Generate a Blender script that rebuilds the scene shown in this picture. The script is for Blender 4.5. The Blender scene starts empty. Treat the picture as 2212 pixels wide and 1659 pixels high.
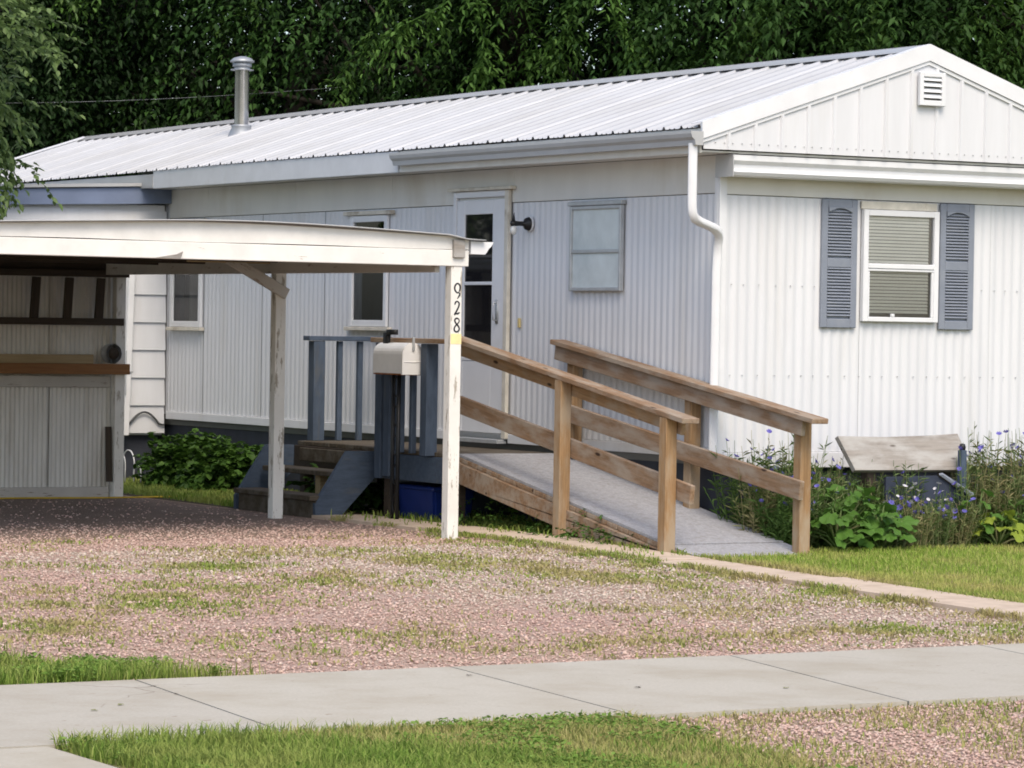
import bpy, bmesh, math, random
import numpy as np
from mathutils import Matrix, Vector
random.seed(7); rng = np.random.default_rng(11)
R = math.radians
S = bpy.context.scene
COL = S.collection

# ---------------------------------------------------------------- camera, sky, sun, exposure
CAM = Vector((-13.7372, -20.4823, 0.85096))
YAW, PITCH, ROLL, FPX = 0.531202, -0.0156832, 0.0160727, 7439.29
fw = Vector((math.sin(YAW)*math.cos(PITCH), math.cos(YAW)*math.cos(PITCH), math.sin(PITCH)))
rt = Vector((math.cos(YAW), -math.sin(YAW), 0)); up = rt.cross(fw)
r2 = rt*math.cos(ROLL)+up*math.sin(ROLL); u2 = up*math.cos(ROLL)-rt*math.sin(ROLL)
cd = bpy.data.cameras.new('camera'); cam = bpy.data.objects.new('camera', cd); COL.objects.link(cam)
cd.sensor_width = 36; cd.lens = 36*FPX/2212; cd.clip_start = 0.5; cd.clip_end = 3000
cam.matrix_world = Matrix(((r2.x, u2.x, -fw.x, CAM.x), (r2.y, u2.y, -fw.y, CAM.y), (r2.z, u2.z, -fw.z, CAM.z), (0, 0, 0, 1)))
S.camera = cam

SUN_EL, SUN_AZ = R(52), R(198)          # azimuth measured from +Y towards +X
wd = bpy.data.worlds.new('World'); S.world = wd; wd.use_nodes = True
wn = wd.node_tree; sky = wn.nodes.new('ShaderNodeTexSky'); sky.sky_type = 'NISHITA'; sky.sun_disc = False
sky.sun_elevation = SUN_EL; sky.sun_rotation = SUN_AZ; sky.air_density = 1.0; sky.dust_density = 2.6; sky.ozone_density = 0.2
wn.links.new(sky.outputs[0], wn.nodes['Background'].inputs[0]); wn.nodes['Background'].inputs[1].default_value = 0.15
sd = bpy.data.lights.new('sun', 'SUN'); sd.energy = 1.5; sd.angle = R(32); sd.color = (1, 0.88, 0.70)
sun = bpy.data.objects.new('sun', sd); COL.objects.link(sun)
sdir = Vector((math.sin(SUN_AZ)*math.cos(SUN_EL), math.cos(SUN_AZ)*math.cos(SUN_EL), math.sin(SUN_EL)))
sun.rotation_euler = (-sdir).to_track_quat('-Z', 'Y').to_euler(); sun.location = (0, -10, 30)
S.cycles.filter_width = 1.8
vs = S.view_settings; vs.view_transform = 'Standard'; vs.look = 'None'; vs.exposure = 0.76; vs.gamma = 1; vs.use_curve_mapping = False

# ---------------------------------------------------------------- materials
MATS = {}
def new_mat(name):
    m = bpy.data.materials.new(name); m.use_nodes = True; MATS[name] = m
    nt = m.node_tree; b = nt.nodes['Principled BSDF']; b.inputs['Specular IOR Level'].default_value = 0.35
    return m, nt, b
def N(nt, t, **kw):
    n = nt.nodes.new(t)
    for k, v in kw.items(): setattr(n, k, v)
    return n
def L(nt, a, b): nt.links.new(a, b)
def rgb(c): return (c[0], c[1], c[2], 1)
def coords(nt, scale=(1, 1, 1), rnd=True):
    tc = N(nt, 'ShaderNodeTexCoord'); mp = N(nt, 'ShaderNodeMapping'); mp.inputs['Scale'].default_value = scale
    if rnd:
        oi = N(nt, 'ShaderNodeObjectInfo'); mu = N(nt, 'ShaderNodeMath', operation='MULTIPLY'); mu.inputs[1].default_value = 37.0
        L(nt, oi.outputs['Random'], mu.inputs[0]); L(nt, mu.outputs[0], mp.inputs['Location'])
    L(nt, tc.outputs['Object'], mp.inputs['Vector']); return mp.outputs[0]
def noise(nt, vec, scale, detail=4, rough=.6):
    n = N(nt, 'ShaderNodeTexNoise'); n.inputs['Scale'].default_value = scale; n.inputs['Detail'].default_value = detail; n.inputs['Roughness'].default_value = rough
    if vec is not None: L(nt, vec, n.inputs['Vector'])
    return n.outputs['Fac']
def ramp(nt, fac, stops):
    r = N(nt, 'ShaderNodeValToRGB'); e = r.color_ramp.elements
    while len(e) < len(stops): e.new(0.5)
    for el, (p, c) in zip(e, stops): el.position = p; el.color = rgb(c)
    L(nt, fac, r.inputs[0]); return r.outputs[0]
def mix(nt, fac, a, b, mode='MIX'):
    m = N(nt, 'ShaderNodeMix', data_type='RGBA', blend_type=mode)
    if isinstance(fac, (int, float)): m.inputs[0].default_value = fac
    else: L(nt, fac, m.inputs[0])
    for i, v in ((6, a), (7, b)):
        if isinstance(v, tuple): m.inputs[i].default_value = rgb(v)
        else: L(nt, v, m.inputs[i])
    return m.outputs[2]
def bump(nt, b, h, strength=.3, dist=.01):
    bp = N(nt, 'ShaderNodeBump'); bp.inputs['Strength'].default_value = strength; bp.inputs['Distance'].default_value = dist
    L(nt, h, bp.inputs['Height']); L(nt, bp.outputs[0], b.inputs['Normal'])
W1 = (1, 1, 1); K0 = (0, 0, 0)
def simple(name, c, rough=.5, var=.12, scale=6, metallic=0, bmp=0, stretch=(1, 1, 1), spec=.35, dirt=None, dirt_lo=.55, dirt_hi=.75):
    m, nt, b = new_mat(name); v = coords(nt, stretch)
    f = noise(nt, v, scale)
    col = ramp(nt, f, [(.3, tuple(x*(1-var) for x in c)), (.7, tuple(min(1, x*(1+var)) for x in c))])
    if dirt:
        f2 = ramp(nt, noise(nt, v, scale*.37, 6, .65), [(dirt_lo, K0), (dirt_hi, W1)])
        col = mix(nt, f2, col, dirt)
    L(nt, col, b.inputs['Base Color']); b.inputs['Roughness'].default_value = rough; b.inputs['Metallic'].default_value = metallic; b.inputs['Specular IOR Level'].default_value = spec
    if bmp: bump(nt, b, noise(nt, v, scale*4), bmp, .01)
    return m
def wood(name, c1, c2, rough=.75, grain=1.0, grey=None, knots=False):
    m, nt, b = new_mat(name); v = coords(nt, (1.2, 22, 22))
    f = noise(nt, v, 2.2*grain, 6, .7); col = ramp(nt, f, [(.3, c1), (.7, c2)])
    if grey:
        g = ramp(nt, noise(nt, coords(nt, (2.0, 6, 6)), 1.6, 5), [(.42, K0), (.62, W1)]); col = mix(nt, g, col, grey)
    if knots:
        vo = N(nt, 'ShaderNodeTexVoronoi'); L(nt, coords(nt, (2.6, 8, 8)), vo.inputs['Vector']); vo.inputs['Scale'].default_value = 1.1
        k = ramp(nt, vo.outputs['Distance'], [(.07, W1), (.13, K0)]); col = mix(nt, k, col, (.035, .018, .01))
    L(nt, col, b.inputs['Base Color']); b.inputs['Roughness'].default_value = rough; bump(nt, b, f, .35, .004)
    return m
def peel(name, paint, under, amount=.62, rough=.6):
    m, nt, b = new_mat(name); v = coords(nt, (1.5, 9, 9))
    f = noise(nt, v, 3.0, 8, .72); msk = ramp(nt, f, [(amount, K0), (amount+.03, W1)])
    n2 = noise(nt, coords(nt), 5, 5); pc = ramp(nt, n2, [(.3, tuple(x*.86 for x in paint)), (.7, paint)])
    col = mix(nt, msk, pc, under); L(nt, col, b.inputs['Base Color']); b.inputs['Roughness'].default_value = rough
    bump(nt, b, f, .25, .004); return m
def leafmat(name, cols, rough=.5, trans=.25, patch=None, patch_scale=.8):
    m, nt, b = new_mat(name); b.inputs['Specular IOR Level'].default_value = .18; g = N(nt, 'ShaderNodeNewGeometry')
    n = len(cols); col = ramp(nt, g.outputs['Random Per Island'], [(i/max(1, n-1), c) for i, c in enumerate(cols)])
    if patch:
        tc = N(nt, 'ShaderNodeTexCoord'); f = ramp(nt, noise(nt, tc.outputs['Object'], patch_scale, 4), [(.42, K0), (.6, W1)])
        rm = N(nt, 'ShaderNodeMath', operation='MULTIPLY'); L(nt, f, rm.inputs[0]); rm.inputs[1].default_value = .85
        col = mix(nt, rm.outputs[0], col, patch)
    L(nt, col, b.inputs['Base Color']); b.inputs['Roughness'].default_value = rough
    if trans:
        tr = N(nt, 'ShaderNodeBsdfTranslucent'); L(nt, col, tr.inputs['Color']); ms = N(nt, 'ShaderNodeMixShader'); ms.inputs[0].default_value = trans
        L(nt, b.outputs[0], ms.inputs[1]); L(nt, tr.outputs[0], ms.inputs[2]); L(nt, ms.outputs[0], nt.nodes['Material Output'].inputs[0])
    return m
def canopymat(name, cols, scale, rough=.55, trans=.2):
    m, nt, b = new_mat(name); b.inputs['Specular IOR Level'].default_value = .15; tc = N(nt, 'ShaderNodeTexCoord'); g = N(nt, 'ShaderNodeNewGeometry')
    f = noise(nt, tc.outputs['Object'], scale, 3, .55); a = N(nt, 'ShaderNodeMath', operation='MULTIPLY_ADD'); L(nt, g.outputs['Random Per Island'], a.inputs[0]); a.inputs[1].default_value = .22; L(nt, f, a.inputs[2])
    n = len(cols); col = ramp(nt, a.outputs[0], [(.38+.5*i/max(1, n-1), c) for i, c in enumerate(cols)])
    L(nt, col, b.inputs['Base Color']); b.inputs['Roughness'].default_value = rough; tr = N(nt, 'ShaderNodeBsdfTranslucent'); L(nt, col, tr.inputs['Color']); ms = N(nt, 'ShaderNodeMixShader'); ms.inputs[0].default_value = trans
    L(nt, b.outputs[0], ms.inputs[1]); L(nt, tr.outputs[0], ms.inputs[2]); L(nt, ms.outputs[0], nt.nodes['Material Output'].inputs[0])
def glassmat(name, tint=(1, 1, 1), refl=.5, rough=.02):
    m, nt, b = new_mat(name); nt.nodes.remove(b)
    tr = N(nt, 'ShaderNodeBsdfTransparent'); tr.inputs[0].default_value = rgb(tint); gl = N(nt, 'ShaderNodeBsdfGlossy'); gl.inputs['Roughness'].default_value = rough
    fr = N(nt, 'ShaderNodeFresnel'); fr.inputs[0].default_value = 1.5; ms = N(nt, 'ShaderNodeMixShader')
    L(nt, fr.outputs[0], ms.inputs[0]); L(nt, tr.outputs[0], ms.inputs[1]); L(nt, gl.outputs[0], ms.inputs[2]); L(nt, ms.outputs[0], nt.nodes['Material Output'].inputs[0])
    return m

simple('siding', (.62, .635, .665), .45, .04, 3, stretch=(3, 3, .35), dirt=(.53, .525, .515), dirt_lo=.54, dirt_hi=.9)
simple('band', (.62, .615, .59), .5, .05, 3, stretch=(1, 1, .4), dirt=(.46, .42, .35), dirt_lo=.55, dirt_hi=.9)
simple('roof_metal', (.47, .48, .50), .2, .04, 2.5, stretch=(1, 1, 1), dirt=(.40, .40, .395), dirt_lo=.45, dirt_hi=.8, spec=1.0)
simple('trim_white', (.665, .68, .705), .45, .05, 5, dirt=(.55, .52, .47), dirt_lo=.62, dirt_hi=.9)
simple('gutter_paint', (.39, .40, .41), .38, .05, 4, dirt=(.36, .31, .25), dirt_lo=.62, dirt_hi=.85)
simple('fascia_paint', (.56, .58, .61), .5, .06, 4, dirt=(.45, .43, .40), dirt_lo=.6, dirt_hi=.9)
simple('old_trim', (.58, .55, .48), .6, .15, 9, dirt=(.25, .19, .13), dirt_lo=.55, dirt_hi=.72)
simple('door_paint', (.67, .685, .72), .35, .04, 3, dirt=(.55, .55, .55), dirt_lo=.6, dirt_hi=.9)
simple('alum', (.42, .44, .46), .4, .1, 12, metallic=.3)
simple('dark_glass', (.012, .012, .014), .04, .1, 2, spec=.6)
simple('grey_glass', (.10, .11, .12), .08, .1, 2, spec=.6)
simple('frosted', (.56, .62, .635), .25, .08, 5, dirt=(.44, .50, .52), dirt_lo=.5, dirt_hi=.7, spec=.5)
simple('blind', (.84, .85, .78), .5, .05, 3)
simple('room_dark', (.045, .048, .052), .8, .3, 2)
simple('curtain_grey', (.16, .165, .17), .8, .2, 6, stretch=(1, 8, 1))
simple('interior', (.16, .16, .15), .8, .1, 3)
simple('shutter_blue', (.20, .225, .275), .55, .08, 8, dirt=(.27, .29, .32), dirt_lo=.55, dirt_hi=.85)
simple('blue_fascia', (.16, .20, .30), .5, .08, 5)
simple('deck_blue', (.062, .085, .125), .65, .18, 8, stretch=(1, 4, 4), dirt=(.10, .105, .11), dirt_lo=.58, dirt_hi=.8, bmp=.1, spec=.2)
simple('bench_navy', (.03, .037, .055), .85, .2, 6, spec=.1)
simple('skirt_dark', (.035, .04, .055), .7, .2, 6)
simple('black_metal', (.012, .013, .015), .45, .2, 12)
simple('galv', (.36, .365, .38), .22, .12, 8, metallic=.85)
simple('lead', (.33, .35, .38), .45, .1, 8, metallic=.4)
simple('bin_blue', (.012, .03, .17), .4, .15, 5)
simple('grey_mark', (.16, .18, .24), .6, .1, 5)
simple('ramp_mat', (.315, .32, .345), .95, .18, 60, bmp=.35, dirt=(.255, .25, .255), dirt_lo=.46, dirt_hi=.68, spec=.15)
def concrete_mat():
    m, nt, b = new_mat('concrete'); v = coords(nt, rnd=False); oi = N(nt, 'ShaderNodeObjectInfo')
    col = ramp(nt, noise(nt, v, 55, 5, .7), [(.3, (.385, .36, .31)), (.7, (.47, .44, .385))])
    st = ramp(nt, noise(nt, v, 1.6, 7, .68), [(.44, K0), (.72, W1)]); col = mix(nt, st, col, (.36, .325, .265))
    sp = ramp(nt, noise(nt, v, 16, 3, .5), [(.70, K0), (.76, W1)]); col = mix(nt, sp, col, (.30, .26, .21))
    slab = ramp(nt, oi.outputs['Random'], [(0, (.92, .92, .92)), (1, (1.0, 1.0, .985))]); col = mix(nt, 1.0, col, slab, 'MULTIPLY')
    w = N(nt, 'ShaderNodeTexNoise'); w.inputs['Scale'].default_value = 2.5; L(nt, v, w.inputs['Vector']); va = N(nt, 'ShaderNodeVectorMath', operation='MULTIPLY_ADD'); L(nt, w.outputs['Color'], va.inputs[0]); va.inputs[1].default_value = (.5, .5, .5); L(nt, v, va.inputs[2])
    vo = N(nt, 'ShaderNodeTexVoronoi', feature='DISTANCE_TO_EDGE'); vo.inputs['Scale'].default_value = .55; L(nt, va.outputs[0], vo.inputs['Vector'])
    ck = ramp(nt, vo.outputs['Distance'], [(.0, W1), (.004, K0)]); gate = ramp(nt, noise(nt, v, .7, 2), [(.63, K0), (.68, W1)]); cm = N(nt, 'ShaderNodeMath', operation='MULTIPLY'); L(nt, ck, cm.inputs[0]); L(nt, gate, cm.inputs[1])
    col = mix(nt, cm.outputs[0], col, (.16, .13, .10)); L(nt, col, b.inputs['Base Color']); b.inputs['Roughness'].default_value = .92; b.inputs['Specular IOR Level'].default_value = .2; bump(nt, b, noise(nt, v, 90, 4), .3, .006)
concrete_mat()
simple('concrete_pink', (.50, .405, .32), .9, .10, 10, bmp=.2, dirt=(.40, .31, .235), dirt_lo=.5, dirt_hi=.75)
simple('joint_dark', (.10, .09, .08), .9, .2, 12)
simple('bulb_glass', (.6, .62, .62), .1, .05, 4)
simple('ink', (.012, .013, .02), .6, .1, 20)
simple('yellow_paint', (.78, .66, .34), .6, .08, 20)
simple('yellow_cord', (.55, .38, .04), .5, .1, 20)
simple('cable', (.06, .065, .07), .6, .1, 10)
simple('brass', (.6, .48, .22), .4, .1, 10)
simple('mailbox_paint', (.70, .715, .735), .4, .05, 9, dirt=(.36, .20, .10), dirt_lo=.60, dirt_hi=.74)
simple('mailbox_door', (.76, .76, .76), .35, .03, 6, dirt=(.38, .17, .07), dirt_lo=.68, dirt_hi=.76)
simple('rust', (.20, .075, .025), .8, .3, 25)
simple('carport_panel', (.66, .65, .62), .5, .08, 4, stretch=(2, 2, .4), dirt=(.36, .32, .26), dirt_lo=.5, dirt_hi=.8)
wood('rail_wood', (.16, .095, .052), (.30, .195, .118), grey=(.31, .255, .20), knots=True)
wood('post_wood', (.20, .115, .052), (.37, .235, .12), grey=(.33, .255, .175), knots=True)
wood('grey_plank', (.18, .162, .145), (.31, .285, .26), grey=(.35, .34, .325), knots=True)
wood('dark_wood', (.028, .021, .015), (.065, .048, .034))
wood('tread_wood', (.04, .03, .02), (.09, .07, .045), grey=(.11, .095, .075))
wood('orange_wood', (.17, .075, .03), (.30, .15, .06))
wood('pale_wood', (.30, .22, .12), (.42, .33, .20))
wood('bark', (.016, .013, .010), (.04, .032, .024))
peel('white_peel', (.76, .75, .71), (.33, .30, .25), .575)
peel('white_beam', (.76, .755, .73), (.36, .31, .25), .66)
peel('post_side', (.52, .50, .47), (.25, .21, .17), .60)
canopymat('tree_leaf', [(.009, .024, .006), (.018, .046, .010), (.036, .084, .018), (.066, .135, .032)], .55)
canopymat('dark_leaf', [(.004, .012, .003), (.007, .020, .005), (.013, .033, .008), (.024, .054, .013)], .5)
leafmat('lit_spray_leaf', [(.055, .125, .022), (.085, .175, .036), (.115, .215, .052)], .6, .35)  # brighter than the crown leaves: light on the hanging sprays put into colour
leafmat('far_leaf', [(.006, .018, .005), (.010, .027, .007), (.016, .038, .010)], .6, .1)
leafmat('apple_leaf', [(.07, .115, .03), (.11, .17, .055), (.17, .24, .095)], .45, .3)
leafmat('shrub_leaf', [(.035, .08, .013), (.055, .12, .02), (.085, .165, .032)], .5, .25)
leafmat('big_leaf', [(.055, .135, .02), (.08, .175, .03), (.11, .21, .045)], .42, .3)
leafmat('yellow_leaf', [(.14, .24, .03), (.22, .30, .04), (.32, .34, .05)], .45, .3)
leafmat('herb', [(.08, .14, .035), (.125, .20, .06), (.18, .25, .095), (.27, .27, .14)], .6, .25)
leafmat('herb_dark', [(.06, .12, .028), (.095, .175, .042), (.14, .225, .065)], .6, .25)
leafmat('straw_herb', [(.13, .18, .06), (.22, .24, .10), (.34, .30, .16)], .65, .2)
leafmat('petal_blue', [(.10, .10, .36), (.13, .12, .44), (.19, .16, .48)], .6, .2)
leafmat('petal_white', [(.55, .54, .60), (.66, .65, .68)], .6, .2)
leafmat('grass_lush', [(.10, .19, .025), (.155, .255, .04), (.22, .31, .06), (.32, .37, .11)], .75, .35, patch=(.29, .33, .09), patch_scale=1.5)
leafmat('clover_leaf', [(.11, .20, .03), (.16, .27, .05), (.22, .33, .075)], .7, .3)
leafmat('grass_straw', [(.26, .28, .08), (.36, .34, .12), (.46, .40, .18), (.22, .30, .06)], .75, .35)
leafmat('grass_lawn', [(.17, .30, .03), (.24, .36, .055), (.33, .41, .09), (.44, .43, .16)], .75, .4, patch=(.47, .42, .16), patch_scale=.9)
leafmat('grass_weed', [(.17, .25, .045), (.23, .31, .06), (.31, .35, .10), (.42, .38, .18)], .8, .4, patch=(.40, .34, .16), patch_scale=1.1)
leafmat('stone_pink', [(.27, .185, .16), (.42, .285, .245), (.49, .345, .30), (.53, .385, .33), (.56, .455, .39), (.42, .285, .245), (.50, .36, .31), (.47, .33, .28)], .95, 0)
leafmat('stone_grey', [(.32, .265, .225), (.43, .36, .30), (.49, .415, .35), (.54, .465, .395), (.48, .37, .315), (.60, .53, .455), (.38, .32, .28)], .95, 0)
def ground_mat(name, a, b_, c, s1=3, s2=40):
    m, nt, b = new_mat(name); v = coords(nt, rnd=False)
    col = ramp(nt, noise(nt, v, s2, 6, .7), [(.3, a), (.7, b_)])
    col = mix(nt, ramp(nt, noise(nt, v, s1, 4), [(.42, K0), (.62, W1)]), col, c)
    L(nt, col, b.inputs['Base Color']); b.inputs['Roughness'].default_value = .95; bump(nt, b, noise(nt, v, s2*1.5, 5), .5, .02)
ground_mat('gravel_base', (.30, .21, .175), (.45, .325, .275), (.36, .265, .20), 1.2, 60)
ground_mat('soil_lawn', (.12, .14, .035), (.22, .21, .08), (.27, .22, .10), 1.0, 30)
ground_mat('carport_dirt_shade', (.17, .122, .098), (.28, .205, .165), (.20, .145, .11), 1.5, 50)  # brown dirt, darkened so its colour also carries the carport's shade
ground_mat('soil_bed', (.05, .04, .028), (.10, .08, .055), (.07, .06, .03), 2, 30)
ground_mat('ground_far', (.06, .09, .025), (.12, .14, .05), (.14, .12, .06), .3, 8)
pane_glass = glassmat('pane_glass'); screen_glass = glassmat('screen_glass', (.92, .92, .91))

# ---------------------------------------------------------------- object helpers
WM = {}
def link(name, me, parent=None, M=None, mat=None):
    o = bpy.data.objects.new(name, me); COL.objects.link(o); M = M or Matrix()
    if mat is not None and me is not None and not me.materials: me.materials.append(MATS[mat])
    if parent is not None:
        o.parent = parent; o.matrix_basis = WM[parent.name].inverted() @ M
    else: o.matrix_basis = M
    WM[o.name] = M.copy(); return o
def tag(o, label=None, cat=None, group=None, kind=None):
    for k, v in (('label', label), ('category', cat), ('group', group), ('kind', kind)):
        if v: o[k] = v
    return o
def thing(name, label, cat, loc=(0, 0, 0), group=None):
    return tag(link(name, None, None, Matrix.Translation(loc)), label, cat, group)
def mesh_np(name, V, F, smooth=False, mat=None):
    """V (n,3); F list/array of equal-length faces or list of arrays of faces"""
    me = bpy.data.meshes.new(name); V = np.asarray(V, dtype=np.float32)
    groups = F if isinstance(F, list) and len(F) and isinstance(F[0], np.ndarray) and F[0].ndim == 2 else None
    if groups is None:
        me.from_pydata([tuple(map(float, v)) for v in V], [], [tuple(f) for f in F])
    else:
        groups = [g for g in groups if len(g)]
        tot = np.concatenate([np.full(len(g), g.shape[1]) for g in groups]); li = np.concatenate([g.ravel() for g in groups]).astype(np.int32)
        me.vertices.add(len(V)); me.vertices.foreach_set('co', V.ravel())
        me.loops.add(len(li)); me.loops.foreach_set('vertex_index', li)
        me.polygons.add(len(tot)); st = np.concatenate([[0], np.cumsum(tot)[:-1]]).astype(np.int32)
        me.polygons.foreach_set('loop_start', st); me.update(calc_edges=True)
    if smooth: me.polygons.foreach_set('use_smooth', [True]*len(me.polygons))
    if mat: me.materials.append(MATS[mat])
    me.validate(); me.update(); return me
BOXC = {}
def box_mesh(sx, sy, sz, mat, bev=.004):
    k = (round(sx, 4), round(sy, 4), round(sz, 4), mat, bev)
    if k in BOXC: return BOXC[k]
    bm = bmesh.new(); bmesh.ops.create_cube(bm, size=1); bmesh.ops.scale(bm, vec=(sx, sy, sz), verts=bm.verts)
    b = min(bev, .3*min(sx, sy, sz))
    if b > 0: bmesh.ops.bevel(bm, geom=bm.edges[:], offset=b, segments=1, affect='EDGES')
    me = bpy.data.meshes.new('box'); bm.to_mesh(me); bm.free(); me.materials.append(MATS[mat]); BOXC[k] = me; return me
def box(name, lo, hi, mat, parent=None, bev=.004):
    c = [(a+b)/2 for a, b in zip(lo, hi)]; s = [abs(b-a) for a, b in zip(lo, hi)]
    return link(name, box_mesh(*s, mat, bev), parent, Matrix.Translation(c))
def frame_M(p0, p1, upv=(0, 0, 1)):
    x = (Vector(p1)-Vector(p0)).normalized(); z = Vector(upv); y = z.cross(x).normalized(); z = x.cross(y)
    c = (Vector(p0)+Vector(p1))/2
    return Matrix(((x.x, y.x, z.x, c.x), (x.y, y.y, z.y, c.y), (x.z, y.z, z.z, c.z), (0, 0, 0, 1)))
def board(name, p0, p1, w, t, mat, parent=None, upv=(0, 0, 1), bev=.004):
    """beam from p0 to p1 (axis through its middle), size w across (local Y) and t along upv (local Z)"""
    return link(name, box_mesh((Vector(p1)-Vector(p0)).length, w, t, mat, bev), parent, frame_M(p0, p1, upv))
class Geo:
    def __init__(s): s.V = []; s.Q = []; s.T = []; s.n = 0
    def add(s, V, Q=None, T=None):
        V = np.asarray(V, float)
        if Q is not None and len(Q): s.Q.append(np.asarray(Q, np.int64)+s.n)
        if T is not None and len(T): s.T.append(np.asarray(T, np.int64)+s.n)
        s.V.append(V); s.n += len(V)
    def tube(s, P, rad, k=6, cap=True):
        P = np.asarray(P, float); n = len(P); rad = np.broadcast_to(np.asarray(rad, float), (n,))
        T = np.gradient(P, axis=0); T /= np.linalg.norm(T, axis=1, keepdims=True)+1e-9
        a = np.array([0, 0, 1.]) if abs(T[0][2]) < .9 else np.array([1., 0, 0])
        A = np.cross(T, a); A /= np.linalg.norm(A, axis=1, keepdims=True)+1e-9; B = np.cross(T, A)
        th = np.arange(k)*2*np.pi/k
        V = P[:, None]+rad[:, None, None]*(np.cos(th)[None, :, None]*A[:, None]+np.sin(th)[None, :, None]*B[:, None])
        i = np.arange(n-1)[:, None]*k; j = np.arange(k)[None]; j2 = (j+1) % k
        Q = np.stack([i+j, i+j2, i+k+j2, i+k+j], -1).reshape(-1, 4); T_ = []
        V = V.reshape(-1, 3)
        if cap:
            V = np.vstack([V, P[0], P[-1]]); c0 = n*k
            T_ = [(c0, (q+1) % k, q) for q in range(k)]+[(c0+1, (n-1)*k+q, (n-1)*k+(q+1) % k) for q in range(k)]
        s.add(V, Q, T_)
    def box(s, lo, hi):
        x0, y0, z0 = lo; x1, y1, z1 = hi
        s.add([(x0, y0, z0), (x1, y0, z0), (x1, y1, z0), (x0, y1, z0), (x0, y0, z1), (x1, y0, z1), (x1, y1, z1), (x0, y1, z1)],
              [(0, 3, 2, 1), (4, 5, 6, 7), (0, 1, 5, 4), (1, 2, 6, 5), (2, 3, 7, 6), (3, 0, 4, 7)])
    def mesh(s, name, mat=None, smooth=False):
        V = np.vstack(s.V); F = []
        if s.Q: F.append(np.vstack(s.Q))
        if s.T: F.append(np.vstack(s.T))
        return mesh_np(name, V, F, smooth, mat)
def extrude_profile(prof, a0, a1, axis, closed=True):
    """prof: 2-D points; axis 'x': (y,z) swept in x; 'y': (x,z) swept in y"""
    g = Geo(); n = len(prof)
    def P(p, a): return (a, p[0], p[1]) if axis == 'x' else (p[0], a, p[1])
    V = [P(p, a0) for p in prof]+[P(p, a1) for p in prof]
    Q = [(i, (i+1) % n, n+(i+1) % n, n+i) for i in range(n if closed else n-1)]
    g.add(V, Q)
    me = bpy.data.meshes.new('profile'); f = [tuple(q) for q in Q]
    if closed: f += [tuple(range(n))[::-1], tuple(range(n, 2*n))]
    me.from_pydata(V, [], f); bm = bmesh.new(); bm.from_mesh(me); bmesh.ops.recalc_face_normals(bm, faces=bm.faces[:]); bm.to_mesh(me); bm.free()
    return me
def poly_prism(pts, thick, mat, name='panel'):
    """pts: 3-D coplanar polygon, thickened along its normal"""
    P = [Vector(p) for p in pts]; nrm = (P[1]-P[0]).cross(P[2]-P[0]).normalized()*thick; n = len(P)
    V = [tuple(p) for p in P]+[tuple(p+nrm) for p in P]
    F = [tuple(range(n))[::-1], tuple(range(n, 2*n))]+[(i, (i+1) % n, n+(i+1) % n, n+i) for i in range(n)]
    me = bpy.data.meshes.new(name); me.from_pydata(V, [], F); me.materials.append(MATS[mat])
    bm = bmesh.new(); bm.from_mesh(me); bmesh.ops.recalc_face_normals(bm, faces=bm.faces[:]); bm.to_mesh(me); bm.free(); return me
def hash2(i, j, s):
    h = np.sin(i*127.1+j*311.7+s*74.7)*43758.5453; return h-np.floor(h)
def vnoise(x, y, s=0):
    xi, yi = np.floor(x), np.floor(y); xf, yf = x-xi, y-yi; u = xf*xf*(3-2*xf); v = yf*yf*(3-2*yf)
    a, b, c, d = hash2(xi, yi, s), hash2(xi+1, yi, s), hash2(xi, yi+1, s), hash2(xi+1, yi+1, s)
    return (a*(1-u)+b*u)*(1-v)+(c*(1-u)+d*u)*v
def fbm(x, y, s=0): return (vnoise(x, y, s)*.55+vnoise(x*2.1, y*2.1, s+1)*.3+vnoise(x*4.3, y*4.3, s+2)*.15)
def gz(x, y):
    x = np.asarray(x, float); y = np.asarray(y, float)
    return np.where(y > 0, -.64, np.where(y < -6.5, -.75, -.64+.11*y/6.5))+0*x

# ---------------------------------------------------------------- ground, driveway, lawn, sidewalk
def sheet(name, x0, x1, y0, y1, nx, ny, dz, mat, rough=0.0):
    X, Y = np.meshgrid(np.linspace(x0, x1, nx+1), np.linspace(y0, y1, ny+1))
    Z = gz(X, Y)+dz+(rough*(fbm(X*1.7, Y*1.7, 5)-.5) if rough else 0)
    V = np.stack([X, Y, Z], -1).reshape(-1, 3); i = np.arange(nx)[None]+(np.arange(ny)*(nx+1))[:, None]
    Q = np.stack([i, i+1, i+nx+2, i+nx+1], -1).reshape(-1, 4)
    return tag(link(name, mesh_np(name, V, [Q], True, mat)), kind='structure')
ys = np.concatenate([np.linspace(-300, -12, 10), np.linspace(-10, 2, 49), np.linspace(6, 400, 20)]); xs = np.concatenate([np.linspace(-300, -12, 10), np.linspace(-10, 12, 45), np.linspace(20, 400, 12)])
X, Y = np.meshgrid(xs, ys); V = np.stack([X, Y, gz(X, Y)-.012], -1).reshape(-1, 3); i = np.arange(len(xs)-1)[None]+(np.arange(len(ys)-1)*len(xs))[:, None]
tag(link('ground', mesh_np('ground', V, [np.stack([i, i+1, i+len(xs)+1, i+len(xs)], -1).reshape(-1, 4)], True, 'ground_far')), kind='structure')
sheet('gravel_driveway', -9.2, -1.45, -6.46, 7.6, 60, 110, -.002, 'gravel_base', .004)
sheet('gravel_verge', -6.9, 1.5, -12.0, -8.56, 60, 30, -.002, 'gravel_base', .004)
sheet('verge_lawn', -8.68, -6.3, -12.5, -8.56, 26, 36, .006, 'soil_lawn', .012)
sheet('front_lawn', -1.0, 8.0, -6.46, 0.0, 60, 50, .002, 'soil_lawn', .012)
sheet('side_lawn', -1.45, .15, 2.0, 9.3, 20, 60, .002, 'soil_bed', .012)
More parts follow.
